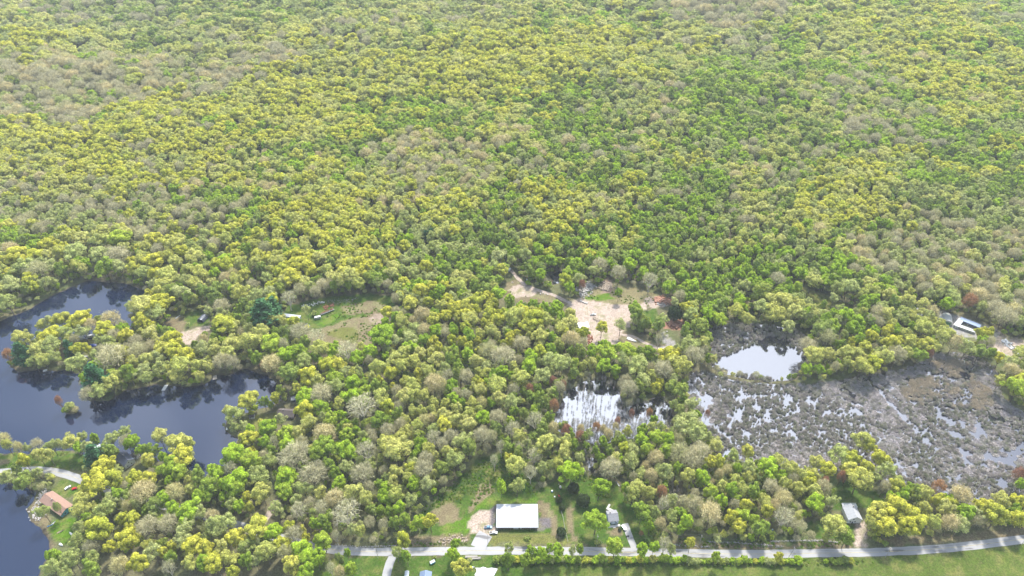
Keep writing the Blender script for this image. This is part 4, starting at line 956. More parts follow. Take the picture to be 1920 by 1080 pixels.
#@@OBJECTS
# ------------------------------------------------------------------ materials of built things
for nme, c, ro, me_ in [('white_metal', (.62,.64,.66), .45, .0), ('white_paint', (.72,.73,.72), .6, 0), ('brown_wall', (.16,.12,.09), .8, 0), ('grey_shingle', (.30,.30,.32), .85, 0), ('pale_shingle', (.42,.43,.45), .85, 0),
    ('slate', (.075,.088,.12), .7, 0), ('tan_shingle', (.32,.205,.155), .85, 0), ('dark_shingle', (.13,.11,.10), .9, 0), ('teal', (.12,.42,.50), .6, 0), ('blue_white', (.52,.58,.70), .6, 0), ('blue_tarp', (.04,.15,.45), .45, 0), ('navy', (.01,.03,.16), .4, 0),
    ('glass_dark', (.03,.04,.05), .12, 0), ('rubber', (.03,.03,.03), .8, 0), ('steel', (.45,.46,.48), .35, .8), ('wood', (.34,.25,.17), .85, 0), ('grey_wood', (.40,.37,.33), .9, 0), ('red_paint', (.55,.02,.02), .4, 0),
    ('blue_paint', (.05,.20,.36), .35, 0), ('silver_paint', (.50,.53,.56), .3, .4), ('black_paint', (.02,.02,.025), .3, 0), ('green_paint', (.10,.25,.12), .5, 0), ('tan_paint', (.50,.44,.30), .5, 0), ('concrete', (.60,.58,.55), .85, 0),
    ('stone', (.42,.40,.37), .9, 0), ('white_stone', (.46,.43,.40), .9, 0), ('lamp_glass', (.8,.8,.75), .2, 0), ('sky_roof', (.20,.26,.38), .5, .2), ('plastic_film', (.50,.51,.48), .4, 0), ('rust', (.28,.12,.07), .85, 0), ('blue_plastic', (.10,.35,.60), .4, 0), ('red_stone', (.42,.23,.16), .9, 0), ('dead_wood', (.38,.31,.24), .9, 0), ('wire', (.12,.12,.12), .6, 0)]:
    M[nme] = plain(nme, c, ro, me_, noise=.16, nscale=1.1)

def corrugated(name, col, pitch=.9):
    m, t, o = newmat(name); b = N(t, "ShaderNodeBsdfPrincipled"); b.inputs["Roughness"].default_value = .4; b.inputs["Base Color"].default_value = (*col, 1)
    tcn = N(t, "ShaderNodeTexCoord"); w = N(t, "ShaderNodeTexWave"); w.inputs["Scale"].default_value = 1 / pitch; w.bands_direction = 'X'; w.inputs["Distortion"].default_value = 0
    t.links.new(tcn.outputs["Object"], w.inputs["Vector"]); bp = N(t, "ShaderNodeBump"); bp.inputs["Strength"].default_value = .25; bp.inputs["Distance"].default_value = .05
    n = N(t, "ShaderNodeTexNoise"); n.inputs["Scale"].default_value = .25; n.inputs["Detail"].default_value = 5; t.links.new(tcn.outputs["Object"], n.inputs["Vector"])
    r = N(t, "ShaderNodeMapRange"); r.inputs["To Min"].default_value = .86; r.inputs["To Max"].default_value = 1.08; t.links.new(n.outputs["Fac"], r.inputs["Value"])
    v = N(t, "ShaderNodeVectorMath", operation='SCALE'); v.inputs[0].default_value = col; t.links.new(r.outputs[0], v.inputs["Scale"]); t.links.new(v.outputs[0], b.inputs["Base Color"])
    t.links.new(w.outputs["Fac"], bp.inputs["Height"]); t.links.new(bp.outputs[0], b.inputs["Normal"]); t.links.new(b.outputs[0], o.inputs["Surface"])
    return m
M['white_roofing'] = corrugated('white_roofing', (.49, .505, .53))
GZ = lambda x, y: float(ground_h(np.array([x]), np.array([y]))[0])
def on(u, v, z=None):
    p = at(u, v, .8); p.z = GZ(p.x, p.y) if z is None else z
    return p
def span(A, B):
    a = on(*A); b = on(*B); d = b - a
    return a, math.hypot(d.x, d.y), math.atan2(d.y, d.x)

def window(parent, x, z, w=1.0, h=1.1, y=0.0, side='f', X=0.0):
    f = MB(); p = MB(); e = .07
    if side == 'f':
        f.box(x - w/2 - e, x + w/2 + e, y - .06, y - .003, z - e, z + h + e); p.box(x - w/2, x + w/2, y - .075, y - .062, z, z + h)
    else:
        s = 1 if side == 'r' else -1
        f.box(min(X + s*.003, X + s*.06), max(X + s*.003, X + s*.06), x - w/2 - e, x + w/2 + e, z - e, z + h + e); p.box(min(X + s*.062, X + s*.075), max(X + s*.062, X + s*.075), x - w/2, x + w/2, z, z + h)
    fo = f.build('window', M['white_paint'], parent); p.build('pane', M['glass_dark'], fo)
def gable(name, label, A, B, d, wh, rh, wall, roof, over=.5, wins=(), doors=(), chim=None, cat_='house', group=None, ridge='x', rot0=0.0, endwins=()):
    a, w, rz = span(A, B)
    t_ = thing(name, label, cat_, a, rz + rot0, group)
    if ridge == 'x': wb = MB().prism([(0, -.5), (d, -.5), (d, wh), (d/2, wh + rh), (0, wh)], 0, w, 'x')
    else: wb = MB().prism([(0, -.5), (w, -.5), (w, wh), (w/2, wh + rh), (0, wh)], 0, d, 'y')
    wb.build('wall', wall, t_)
    L = d if ridge == 'x' else w; th = .16; sl = rh / (L / 2)
    r_ = MB()
    e0, e1 = (-over, w + over) if ridge == 'x' else (-over, d + over); ax = 'x' if ridge == 'x' else 'y'
    r_.prism([(-over, wh - over*sl + .02), (L/2, wh + rh + .02), (L/2, wh + rh + .02 + th), (-over, wh - over*sl + .02 + th)], e0, e1, ax)
    r_.prism([(L/2 + .002, wh + rh + .02), (L + over, wh - over*sl + .02), (L + over, wh - over*sl + .02 + th), (L/2 + .002, wh + rh + .02 + th)], e0, e1, ax)
    ro = r_.build('roof', roof, t_)
    if ridge == 'x': MB().box(e0, e1, L/2 - .18, L/2 + .18, wh + rh + th - .02, wh + rh + th + .06).build('ridge_cap', roof, ro)
    else: MB().box(L/2 - .18, L/2 + .18, e0, e1, wh + rh + th - .02, wh + rh + th + .06).build('ridge_cap', roof, ro)
    for x, z, ww, hh in wins: window(t_, x, z, ww, hh)
    for sd, x, z, ww, hh in endwins: window(t_, x, z, ww, hh, side=sd, X=w if sd == 'r' else 0)
    for x, ww, hh, mt in doors:
        dd = MB().box(x - ww/2, x + ww/2, -.05, -.003, .05, hh).build('door', M[mt], t_)
        MB().box(x + ww/2 - .2, x + ww/2 - .1, -.10, -.051, 1.0, 1.12).build('handle', M['steel'], dd)
    if chim:
        cx, cy = chim; MB().box(cx - .4, cx + .4, cy - .4, cy + .4, wh, wh + rh + 1.1).build('chimney', M['stone'], ro)
    return t_, w
# --- the barn
bt, bw = gable('metal_barn', 'long white metal-roofed barn standing beside the road', (932.5, 992), (1007, 992), 18.6, 3.3, 2.3, M['brown_wall'], M['white_roofing'], .9,
    wins=[(x, 1.3, 1.3, .9) for x in (3.2, 7.0, 20.5, 24.5)], doors=[(13.8, 3.6, 2.9, 'white_paint'), (17.6, 1.0, 2.1, 'white_paint')], cat_='barn')
MB().box(-.9, bw + .9, -1.05, -.93, 2.75, 2.93).build('gutter', M['grey_shingle'], bt)
MB().cyl((12.0, 11.5, 4.6), (12.0, 11.5, 6.0), .14).build('vent_pipe', M['steel'], bt)
for x in (.2, 5, 10, 19.2, 24.6, 29.4): MB().box(x - .1, x + .1, -.85, -.7, 0, 2.8).build('post', M['grey_wood'], bt)
# --- houses
gable('grey_house', 'grey house with curved barn-style roof and pale blue front', (1141, 984), (1159, 982), 9.0, 4.2, 2.6, M['blue_white'], M['grey_shingle'], .35,
    wins=[(1.4, 1.0, 1.0, 1.2), (5.6, 1.0, 1.0, 1.2), (2.2, 2.9, .8, .9), (4.8, 2.9, .8, .9)], doors=[(3.5, 1.0, 2.1, 'white_paint')], chim=(2.0, 5.5))
a, w, rz = span((1139, 988), (1163, 985)); t_ = thing('front_steps', 'pale curved landing in front of the grey house', 'landing', a, rz)
MB().box(0, w, -.9, .9, 0, .35).build('step', M['concrete'], t_); MB().box(w*.4, w*.6, -1.7, -.902, 0, .18).build('lower_step', M['concrete'], t_)
a, w, rz = span((1136, 955), (1142, 958)); t_ = thing('deck', 'small pale deck and ramp behind the grey house', 'deck', a, rz)
MB().box(0, 5.6, 0, 2.2, .5, .7).build('platform', M['concrete'], t_); MB().prism([(0, .2), (1.4, .2), (1.4, .5), (0, .7)], 2.2, 5.4, 'y').build('ramp', M['concrete'], t_)
for x in (.15, 5.4): MB().box(x - .08, x + .08, .05, .2, 0, .5).build('post', M['grey_wood'], t_)
gable('stone_grey_house', 'pale grey house with white deck near the east end of road', (1588, 981), (1613, 981), 11.5, 4.6, 3.4, M['white_paint'], M['pale_shingle'], .4, ridge='y',
    wins=[(2.0, 1.2, 1.1, 1.3), (5.4, 1.2, 1.1, 1.3), (3.7, 4.4, 1.0, 1.2)], doors=[(3.8, 1.1, 2.1, 'slate')], chim=(6.0, 9.0))
a, w, rz = span((1583, 964), (1592, 964)); t_ = thing('house_deck', 'white railed deck behind the stone-grey house', 'deck', on(1583, 960), rz)
MB().box(0, 11, 3, 6.6, 1.4, 1.6).build('platform', M['white_paint'], t_)
for x in (.1, 3.6, 7.2, 10.8): MB().box(x - .08, x + .08, 3.05, 3.2, 0, 2.5).build('post', M['white_paint'], t_)
MB().box(0, 11, 3.06, 3.16, 2.4, 2.5).box(0, 11, 6.45, 6.55, 2.4, 2.5).build('railing', M['white_paint'], t_)
gable('lakeside_house', 'long brown-roofed house with teal walls on the lower lake shore', (79, 943), (117, 970), 9.4, 3.2, 2.2, M['teal'], M['tan_shingle'], .7,
    wins=[(2.5, 1.0, 1.4, 1.2), (6.5, 1.0, 1.4, 1.2), (15, 1.0, 1.4, 1.2), (19, 1.0, 1.4, 1.2)], doors=[(11, 1.1, 2.1, 'white_paint')], chim=(9.5, 4.3), endwins=[('r', 3, 1.0, 1.3, 1.2), ('r', 6.4, 1.0, 1.3, 1.2)])
gable('slate_house', 'white house with dark slate roof above the lake shore', (220, 866), (236, 880), 8.6, 4.2, 3.0, M['white_paint'], M['slate'], .3,
    wins=[(2, 1.2, 1.0, 1.2), (5.5, 1.2, 1.0, 1.2)], doors=[(3.8, 1.0, 2.1, 'slate')], endwins=[('r', 2.2, 1.2, .9, 1.1), ('r', 5.6, 1.2, .9, 1.1), ('r', 4, 4.2, .9, 1.0)], chim=(5, 5))
gable('porch_annex', 'low white annex with dark roof behind the slate-roofed house', (247, 860), (257, 861), 4.5, 2.6, 1.0, M['white_paint'], M['dark_shingle'], .3, wins=[(1.5, 1.0, .9, 1.0)], doors=[(4, .9, 2.0, 'slate')], cat_='annex')
gable('point_house', 'dark shingle-roofed house on the grassy lake point', (521, 784), (551, 786), 8.6, 3.0, 2.7, M['brown_wall'], M['dark_shingle'], .6, wins=[(3, 1, 1.2, 1.1), (12, 1, 1.2, 1.1)], doors=[(8, 1.0, 2.0, 'wood')], chim=(4.5, 4.6))
gable('boat_shed', 'small grey-roofed shed at the lake edge behind the point house', (547, 754), (558, 753), 5.0, 2.4, 1.3, M['slate'], M['pale_shingle'], .3, wins=[(1.4, 1, .8, .8)], doors=[(4, 1.4, 2, 'grey_wood')], cat_='shed')
gable('lake_cabin', 'grey-roofed cabin among the trees on the peninsula', (146, 680), (160, 681), 6.6, 3.0, 1.9, M['stone'], M['grey_shingle'], .4, wins=[(1.5, 1, 1, 1), (6, 1, 1, 1)], doors=[(3.8, 1, 2, 'slate')], cat_='cabin')
gable('landing_hut', 'small dark-roofed hut under the lone yellow lakeside tree', (468, 786), (477, 785), 4.0, 2.3, 1.2, M['white_paint'], M['dark_shingle'], .3, wins=[(1.2, 1, .8, .8)], doors=[(3.4, .9, 1.9, 'white_paint')], cat_='hut')
gable('tin_shed', 'tiny white-roofed shed on the north lane bank', (177, 842), (191, 838), 3.6, 2.2, .8, M['grey_wood'], M['white_metal'], .2, wins=[(1.4, 1, .8, .8)], doors=[(4, .9, 1.9, 'wood')], cat_='shed')
gable('blue_roof_shed', 'small shed with pale blue roof at the bottom edge', (787, 1092), (808, 1092), 6.2, 2.6, 1.9, M['white_paint'], M['sky_roof'], .3, ridge='y', wins=[(2, 1, .9, .9)], doors=[(5, 1.2, 2, 'white_paint')], cat_='shed')
gable('white_hut', 'narrow white hut at the bottom edge beside side road', (758, 1092), (765, 1092), 7.0, 2.3, .8, M['white_paint'], M['white_metal'], .15, ridge='y', wins=[(1.3, 1, .8, .8)], cat_='hut')
# open shelter in the gravel yard
a, w, rz = span((1086, 620), (1104, 618)); t_ = thing('tin_shelter', 'open-sided shelter with flat white tin roof in the gravel yard', 'shelter', a, rz)
MB().prism([(-.4, 3.5), (7.4, 4.1), (7.4, 4.22), (-.4, 3.62)], -.4, w + .4, 'x').build('roof', M['white_metal'], t_)
MB().box(.1, w - .1, 6.6, 6.75, 0, 3.95).build('back_wall', M['dark_shingle'], t_)
for x in (.15, w/2, w - .15): MB().box(x - .1, x + .1, .1, .3, 0, 3.5).build('post', M['grey_wood'], t_)
# arched huts
def arch(name, label, p, rz, w, L, h, mat, cat_, group=None, front='glass_dark'):
    t_ = thing(name, label, cat_, p, rz, group); n = 12
    prof = [(math.cos(math.pi - i * math.pi / n) * w / 2, math.sin(i * math.pi / n) * h) for i in range(n + 1)]
    MB().prism(prof, 0, L, 'y').build('cover', mat, t_)
    for k in range(int(L // 2) + 1):
        y = k * 2.0 + .02; V = []; F = []
        for i, (a_, z_) in enumerate(prof): V += [(a_ * 1.015, y, z_ * 1.02), (a_ * 1.015, y + .10, z_ * 1.02)]
        F = [[2*i, 2*i+1, 2*i+3, 2*i+2] for i in range(n)]
        MB().add(V, F).build('rib', M['steel'], t_)
    MB().box(-w*.28, w*.28, -.04, -.003, .02, h*.66).build('door', M[front], t_)
    return t_
arch('arched_hut', 'dark arched metal hut on grass near the peninsula road', on(376, 604), -.25, 7.5, 8.5, 4.2, M['slate'], 'hut')
arch('polytunnel', 'fat white half-round greenhouse tunnel in the east yard', on(1775, 609), -.42, 10.5, 14, 5.4, M['plastic_film'], 'greenhouse', front='green_paint')
arch('storage_tunnel', 'small white tunnel left of the larger greenhouse tunnel', on(1762, 604), -.35, 5, 7.5, 3.2, M['plastic_film'], 'greenhouse')
def boxy(name, label, A, B, d, h, wall, roofm, cat_, wins=3, group=None):
    """a long flat-roofed unit: trailer home, container, glasshouse"""
    a, w, rz = span(A, B); t_ = thing(name, label, cat_, a, rz, group)
    MB().box(0, w, 0, d, .5, h).build('body', wall, t_, bevel=.06)
    MB().prism([(-.12, h + .003), (d + .12, h + .003), (d/2, h + .38)], -.15, w + .15, 'x').build('roof', roofm, t_)
    for i in range(wins): window(t_, (i + .5) * w / wins, 1.3, min(1.1, w / wins * .5), .9)
    MB().box(w*.42, w*.42 + .8, -.05, -.003, .55, 2.3 if h > 2.4 else h - .1).build('door', M['white_paint'], t_)
    MB().box(.3, w - .3, .2, d - .2, 0, .5).build('skirt', M['grey_wood'], t_)
    return t_
boxy('trailer_home', 'long white trailer home beside the dark pine', (532, 597), (562, 601), 4.2, 3.2, M['blue_white'], M['white_metal'], 'trailer home', 5)
boxy('long_shed', 'long blue-grey roofed shed behind the white greenhouse', (1797, 604), (1834, 619), 6.0, 3.4, M['slate'], M['sky_roof'], 'shed', 6)
boxy('white_container', 'upright white container between the tunnel and long shed', (1786, 613), (1795, 617), 16, 3.2, M['white_paint'], M['white_metal'], 'container', 2)
boxy('low_glasshouse', 'low long pale glasshouse in front of the blue-grey shed', (1795, 616), (1826, 627), 4.5, 2.6, M['plastic_film'], M['plastic_film'], 'glasshouse', 6)
def camper(label, u, v, rz, L=6.5, d=2.4, h=2.8, col='white_paint', name='camper_trailer'):
    t_ = thing(name, label, 'camper', on(u, v), rz)
    MB().prism([(0, .6), (L, .6), (L, h - .5), (L - .6, h), (.5, h), (0, h - .7)], 0, d, 'y').build('body', M[col], t_, bevel=.05)
    for x in (1.4, 3.6, 5.2):
        if x < L - .8: window(t_, x, 1.5, .9, .6)
    for y in (.1, d - .25):
        wo_ = MB().cyl((L*.5, y - .12, .38), (L*.5, y + .25, .38), .38, k=14).build('wheel', M['rubber'], t_); MB().cyl((L*.5, y - .14, .38), (L*.5, y - .125, .38), .2, k=12).build('rim', M['steel'], wo_)
    MB().cyl((-.9, d/2, .5), (0, d/2, .6), .06).build('tow_bar', M['steel'], t_)
    return t_
camper('white camper with a dark flap beside the long dark flatbed', 590, 600, .35)
camper('white camper hidden among trees on the peninsula point', 163, 634, .3)
camper('second white camper parked left among peninsula trees', 145, 637, -.2, 5.5)
camper('white camper under trees at the peninsula shore', 100, 645, .9, 5)
camper('small white camper beside the yard track top', 955, 510, 1.0, 5)
# flatbed trailer
t_ = thing('flatbed_trailer', 'long dark flatbed trailer loaded with scrap', 'trailer', on(602, 592), .62)
MB().box(0, 15, 0, 2.8, 1.0, 1.3).build('bed', M['dark_shingle'], t_); MB().box(0, 15, -.12, -.003, 1.0, 1.9).build('side_rail', M['white_paint'], t_)
for x in (2.0, 3.4, 11.5, 12.9):
    wo_ = MB().cyl((x, -.1, .5), (x, 2.9, .5), .5, k=14).build('wheel', M['rubber'], t_); MB().cyl((x, -.12, .5), (x, -.105, .5), .25, k=12).build('rim', M['steel'], wo_)
mb = MB()
for i in range(26):
    x = rnd.uniform(.4, 14); y = rnd.uniform(.3, 2.2); mb.box(x, x + rnd.uniform(.4, 1.6), y, y + rnd.uniform(.2, .6), 1.305, 1.31 + rnd.uniform(.2, .9))
mb.build('scrap_load', M['rust'], t_)

# --- vehicles
def wheelset(t_, L, W_, xs, r=.36):
    for x in xs:
        for y0, y1, yo in ((-.02, .22, -.035), (W_ - .22, W_ + .02, W_ + .021)):
            wo_ = MB().cyl((x, y0, r), (x, y1, r), r, k=16).build('wheel', M['rubber'], t_)
            MB().cyl((x, yo, r), (x, yo + .014, r), r * .58, k=12).build('rim', M['steel'], wo_)
def car(name, label, u, v, rz, col, typ='suv', cat_='car'):
    t_ = thing(name, label, cat_, on(u, v) + Vector((0, 0, .03)), rz)
    if typ == 'pickup':
        L, W_ = 5.8, 2.0
        MB().prism([(0, .45), (5.8, .45), (5.8, 1.0), (4.3, 1.12), (4.25, 1.14), (0, 1.14)], 0, W_, 'y').build('body', M[col], t_, bevel=.05)
        MB().prism([(2.0, 1.145), (4.4, 1.145), (3.9, 1.85), (2.15, 1.85)], .14, W_ - .14, 'y').build('cab', M[col], t_, bevel=.05)
        MB().box(.2, 1.85, .2, W_ - .2, 1.142, 1.16).build('bed_floor', M['dark_shingle'], t_)
        MB().prism([(2.25, 1.25), (4.12, 1.25), (3.82, 1.72), (2.35, 1.72)], .12, W_ - .12, 'y').build('side_glass', M['glass_dark'], t_)
        MB().add([(4.43, .25, 1.2), (4.43, W_ - .25, 1.2), (3.98, W_ - .25, 1.8), (3.98, .25, 1.8)], [[0, 1, 2, 3]]).build('windscreen', M['glass_dark'], t_)
        ws = (1.1, 4.7)
    else:
        L, W_, H = (4.8, 1.9, 1.65) if typ == 'suv' else (4.6, 1.8, 1.42)
        MB().prism([(0, .4), (L, .4), (L, .85), (L - 1.2, 1.0), (.1, 1.0)], 0, W_, 'y').build('body', M[col], t_, bevel=.06)
        b0 = .15 if typ == 'suv' else .7
        MB().prism([(b0, 1.002), (L - 1.15, 1.002), (L - 1.8, H), (b0 + .35, H)], .12, W_ - .12, 'y').build('cabin', M[col], t_, bevel=.05)
        MB().prism([(b0 + .3, 1.08), (L - 1.5, 1.08), (L - 1.92, H - .12), (b0 + .5, H - .12)], .10, W_ - .10, 'y').build('side_glass', M['glass_dark'], t_)
        MB().add([(L - 1.14, .22, 1.03), (L - 1.14, W_ - .22, 1.03), (L - 1.72, W_ - .22, H - .05), (L - 1.72, .22, H - .05)], [[0, 1, 2, 3]]).build('windscreen', M['glass_dark'], t_)
        MB().box(.3, .9, .25, W_ - .25, H + .002, H + .03).build('roof_rack', M['steel'], t_) if typ == 'suv' else None
        ws = (.9, L - .9)
    for y in (.15, W_ - .5): MB().box(L + .001, L + .03, y, y + .35, .65, .82).build('headlight', M['lamp_glass'], t_)
    MB().box(-.06, -.001, .1, W_ - .1, .45, .65).build('bumper', M['steel'], t_)
    wheelset(t_, L, W_, ws)
    return t_
car('pickup_truck', 'dark blue pickup on the gravel left of the barn', 908, 992, .02, 'blue_paint', 'pickup', 'pickup')
car('pickup_truck', 'white pickup beside the utility pole at the barn corner', 918, 1002, .0, 'white_paint', 'pickup', 'pickup')
car('parked_car', 'silver car at the top of the narrow white driveway', 1175, 995, 1.95, 'silver_paint', 'suv')
car('parked_car', 'red car on the lawn behind the lakeside house', 135, 920, .35, 'red_paint', 'sedan')
car('parked_car', 'white car left of the red one on the lawn', 123, 920, .9, 'white_paint', 'sedan')
car('parked_car', 'dark car under the trees right of the lakeside house', 171, 952, .9, 'black_paint', 'sedan')
car('parked_van', 'white van among scrap at the clearing edge', 600, 570, .25, 'white_paint', 'suv', 'van')
car('parked_car', 'dark car on the bare patch of the east clearing', 1483, 556, -.2, 'black_paint', 'sedan')
car('parked_truck', 'white truck right of the open shelter in the gravel yard', 1107, 592, .1, 'white_paint', 'pickup', 'truck')
car('parked_car', 'green-grey car in the far east junk yard', 1880, 668, -.5, 'green_paint', 'suv')
car('parked_truck', 'pale truck with raised bed in the east junk yard', 1893, 648, -1.2, 'tan_paint', 'pickup', 'truck')
car('parked_truck', 'white truck lowest of the east junk yard vehicles', 1897, 660, -1.0, 'white_paint', 'pickup', 'truck')
# quad bike
t_ = thing('quad_bike', 'small black quad bike on the white driveway', 'quad bike', on(1174, 1008) + Vector((0, 0, .03)), .15)
MB().prism([(0, .45), (2.3, .45), (2.4, .8), (1.6, .9), (1.2, .75), (.2, .85)], .35, .95, 'y').build('body', M['black_paint'], t_, bevel=.04); MB().box(.5, 1.3, .42, .88, .86, 1.0).build('seat', M['rubber'], t_)
MB().cyl((1.75, .1, 1.15), (1.75, 1.2, 1.15), .04).cyl((1.75, .65, .8), (1.75, .65, 1.15), .04).build('handlebar', M['steel'], t_)
for x in (.4, 1.95):
    for y in (0, 1.05): MB().cyl((x, y, .32), (x, y + .28, .32), .32, k=14).build('wheel', M['rubber'], t_)
# tractor and digger
t_ = thing('farm_tractor', 'small red tractor on the lawn right of the barn', 'tractor', on(1051, 936), 1.75)
MB().box(1.2, 3.4, .5, 1.2, .7, 1.45).build('bonnet', M['red_paint'], t_, bevel=.06); MB().box(.1, 1.1, .25, 1.45, .8, 1.0).build('platform', M['red_paint'], t_)
MB().box(.2, .9, .55, 1.15, 1.002, 1.2).box(.1, .25, .55, 1.15, 1.202, 1.7).build('seat', M['rubber'], t_)
MB().cyl((1.15, .85, 1.2), (.95, .85, 1.65), .03).cyl((.95, .6, 1.66), (.95, 1.1, 1.66), .04).build('steering_wheel', M['rubber'], t_)
MB().box(.0, .08, .3, .38, 1.0, 2.6).box(.0, .08, 1.3, 1.38, 1.0, 2.6).build('roll_bar', M['red_paint'], t_); MB().box(0, 1.5, .2, 1.5, 2.603, 2.7).build('canopy', M['red_paint'], t_)
for x, r_ in ((.6, .75), (3.0, .42)):
    for y in (-.15, 1.45):
        wo_ = MB().cyl((x, y, r_), (x, y + .38, r_), r_, k=18).build('wheel', M['rubber'], t_); MB().cyl((x, y - .01, r_), (x, y - .003, r_), r_ * .55, k=12).build('rim', M['red_paint'], wo_)
t_ = thing('mini_digger', 'pale yellow mini digger on bare earth behind the red tractor', 'digger', on(1054, 917), 2.0)
for y in (0, 1.4): MB().prism([(0, .1), (.3, 0), (2.6, 0), (2.9, .1), (2.9, .55), (2.6, .7), (.3, .7), (0, .55)], y, y + .4, 'y').build('track', M['rubber'], t_)
MB().box(.4, 2.4, .15, 1.65, .75, 1.3).build('body', M['tan_paint'], t_, bevel=.05); MB().box(.9, 2.0, .3, 1.3, 1.302, 2.5).build('cab', M['white_paint'], t_, bevel=.05); MB().box(1.1, 1.9, .27, .295, 1.5, 2.3).build('window', M['glass_dark'], t_)
MB().cyl((2.3, .9, 1.1), (3.6, .9, 2.7), .14).cyl((3.6, .9, 2.7), (4.6, .9, 1.2), .11).build('arm', M['tan_paint'], t_); MB().prism([(4.3, .6), (4.9, .6), (4.8, 1.2), (4.5, 1.25)], .6, 1.2, 'y').build('bucket', M['steel'], t_)
# plastic barrels and tubs
def barrel(label, u, v, col, r=.5, h=1.0):
    t_ = thing('barrel', label, 'barrel', on(u, v))
    MB().cyl((0, 0, 0), (0, 0, h * .33), r * .9, r).cyl((0, 0, h * .331), (0, 0, h * .66), r, r).cyl((0, 0, h * .661), (0, 0, h), r, r * .9).build('drum', M[col], t_); MB().cyl((0, 0, h + .002), (0, 0, h + .07), r * .8).build('lid', M['white_paint'], t_)
barrel('bright blue barrel on the lawn left of the red tractor', 1035, 922, 'blue_plastic', .8, 1.4)
barrel('white barrel in front of the bright blue barrel', 1040, 932, 'white_paint', .6, .8)
barrel('small blue barrel in the trees above the stone wall', 1448, 994, 'blue_plastic', .6, 1.1)
barrel('white tank under the bush left of the gravel yard', 1047, 582, 'white_paint', .9, .9)
barrel('white tank at the top of the yard track', 988, 525, 'white_paint', .9, 1.2)

# --- boats, docks
def hull(name, label, u, v, rz, L, Wd, col, inner=None, cat_='boat', z=None, group=None):
    p = on(u, v) if z is None else at(u, v, z)
    t_ = thing(name, label, cat_, p, rz, group)
    n = 9; V = []; F = []
    for i in range(n):
        s = i / (n - 1); wv = Wd / 2 * (math.sin(math.pi * min(.5 + s * .5, 1)) ** .6 if s > .35 else .92 + .08 * s / .35); wv = max(wv, .03); h = .55 + .25 * s * s
        x = s * L
        V += [(x, -wv, h), (x, -wv * .55, .05 + .25 * max(0, s - .8)), (x, wv * .55, .05 + .25 * max(0, s - .8)), (x, wv, h)]
    for i in range(n - 1):
        for j in range(3): a_ = 4 * i + j; F.append([a_, a_ + 1, a_ + 5, a_ + 4])
    F.append([0, 1, 2, 3]); F.append([4 * n - 4, 4 * n - 3, 4 * n - 2, 4 * n - 1])
    MB().add(V, F).build('hull', M[col], t_)
    if inner == 'cover':
        Vc = []; 
        for i in range(n):
            wv = abs(V[4 * i][1]) + .02; Vc += [(V[4*i][0], -wv, V[4*i][2] + .01), (V[4*i][0], 0, V[4*i][2] + .5), (V[4*i][0], wv, V[4*i][2] + .01)]
        Fc = [[3*i + j, 3*i + j + 1, 3*i + j + 4, 3*i + j + 3] for i in range(n - 1) for j in range(2)]
        MB().add(Vc, Fc).build('cover', M['white_paint'], t_)
    else:
        for s in (.3, .6): MB().box(L*s, L*s + .3, -Wd*.4, Wd*.4, .4, .45).build('bench', M['grey_wood'], t_)
    return t_
hull('covered_boat', 'white shrink-wrapped boat on the dark ground south of the yard', 1176, 634, -.62, 10.5, 3.6, 'white_paint', 'cover')
hull('kayak', 'bright blue kayak on the lower lake bank', 89, 988, .5, 3.8, .8, 'blue_plastic', cat_='kayak')
hull('rowing_boat', 'white rowing boat beside the blue kayak', 97, 985, 1.2, 3.6, 1.3, 'white_paint')
hull('rowing_boat', 'white rowing boat overturned on the lawn near bushes', 136, 1003, 2.6, 3.6, 1.5, 'white_paint', 'cover')
hull('rowing_boat', 'white boat on the bank at the lower lake outlet', 112, 1020, -.5, 4.0, 1.6, 'white_paint', 'cover')
hull('rowing_boat', 'pale boat on the shore path above the lawn', 107, 1000, .6, 4.6, 1.2, 'tan_paint')
hull('canoe', 'slim white canoe on the grass left of the yellow oaks', 1161, 912, 1.95, 5.0, .9, 'white_paint', cat_='canoe')
hull('rowing_boat', 'white overturned boat at the bottom edge near tarpaulin', 881, 1066, .3, 3.4, 1.8, 'white_paint', 'cover')
hull('canoe', 'white canoe among peninsula trees near the big yellow oak', 329, 598, 1.1, 6, 1.0, 'white_paint', cat_='canoe')
def dock(name, label, A, B, wd, col='white_paint', z=.45, cat_='dock'):
    a, w, rz = span(A, B); a.z = 0; t_ = thing(name, label, cat_, a, rz)
    mb = MB(); n = max(2, int(w / .35))
    for i in range(n): mb.box(i * w / n, (i + .85) * w / n, 0, wd, z, z + .08)
    mb.build('planks', M[col], t_)
    for x in (.2, w - .3):
        for y in (.05, wd - .2): MB().box(x, x + .15, y, y + .15, -1.2, z + .5).build('post', M['grey_wood'], t_)
    MB().box(0, w, .05, .15, z - .15, z - .003).box(0, w, wd - .15, wd - .05, z - .15, z - .003).build('joist', M['wood'], t_)
    return t_
dock('swim_raft', 'small white swim raft floating off the peninsula point', (80, 697), (88, 695), 3.0, cat_='raft')
dock('wooden_dock', 'white slanting dock on the south shore of peninsula', (309, 732), (316, 720), 3.4)
dock('wooden_dock', 'grey dock with gear at the peninsula east shore', (399, 712), (407, 710), 5.5, 'grey_wood')
dock('floating_dock', 'white float moored at the grassy lake point', (423, 806), (433, 805), 3.2)
dock('wooden_dock', 'narrow grey walkway joining the float to the point', (434, 806), (448, 806), 1.5, 'grey_wood')
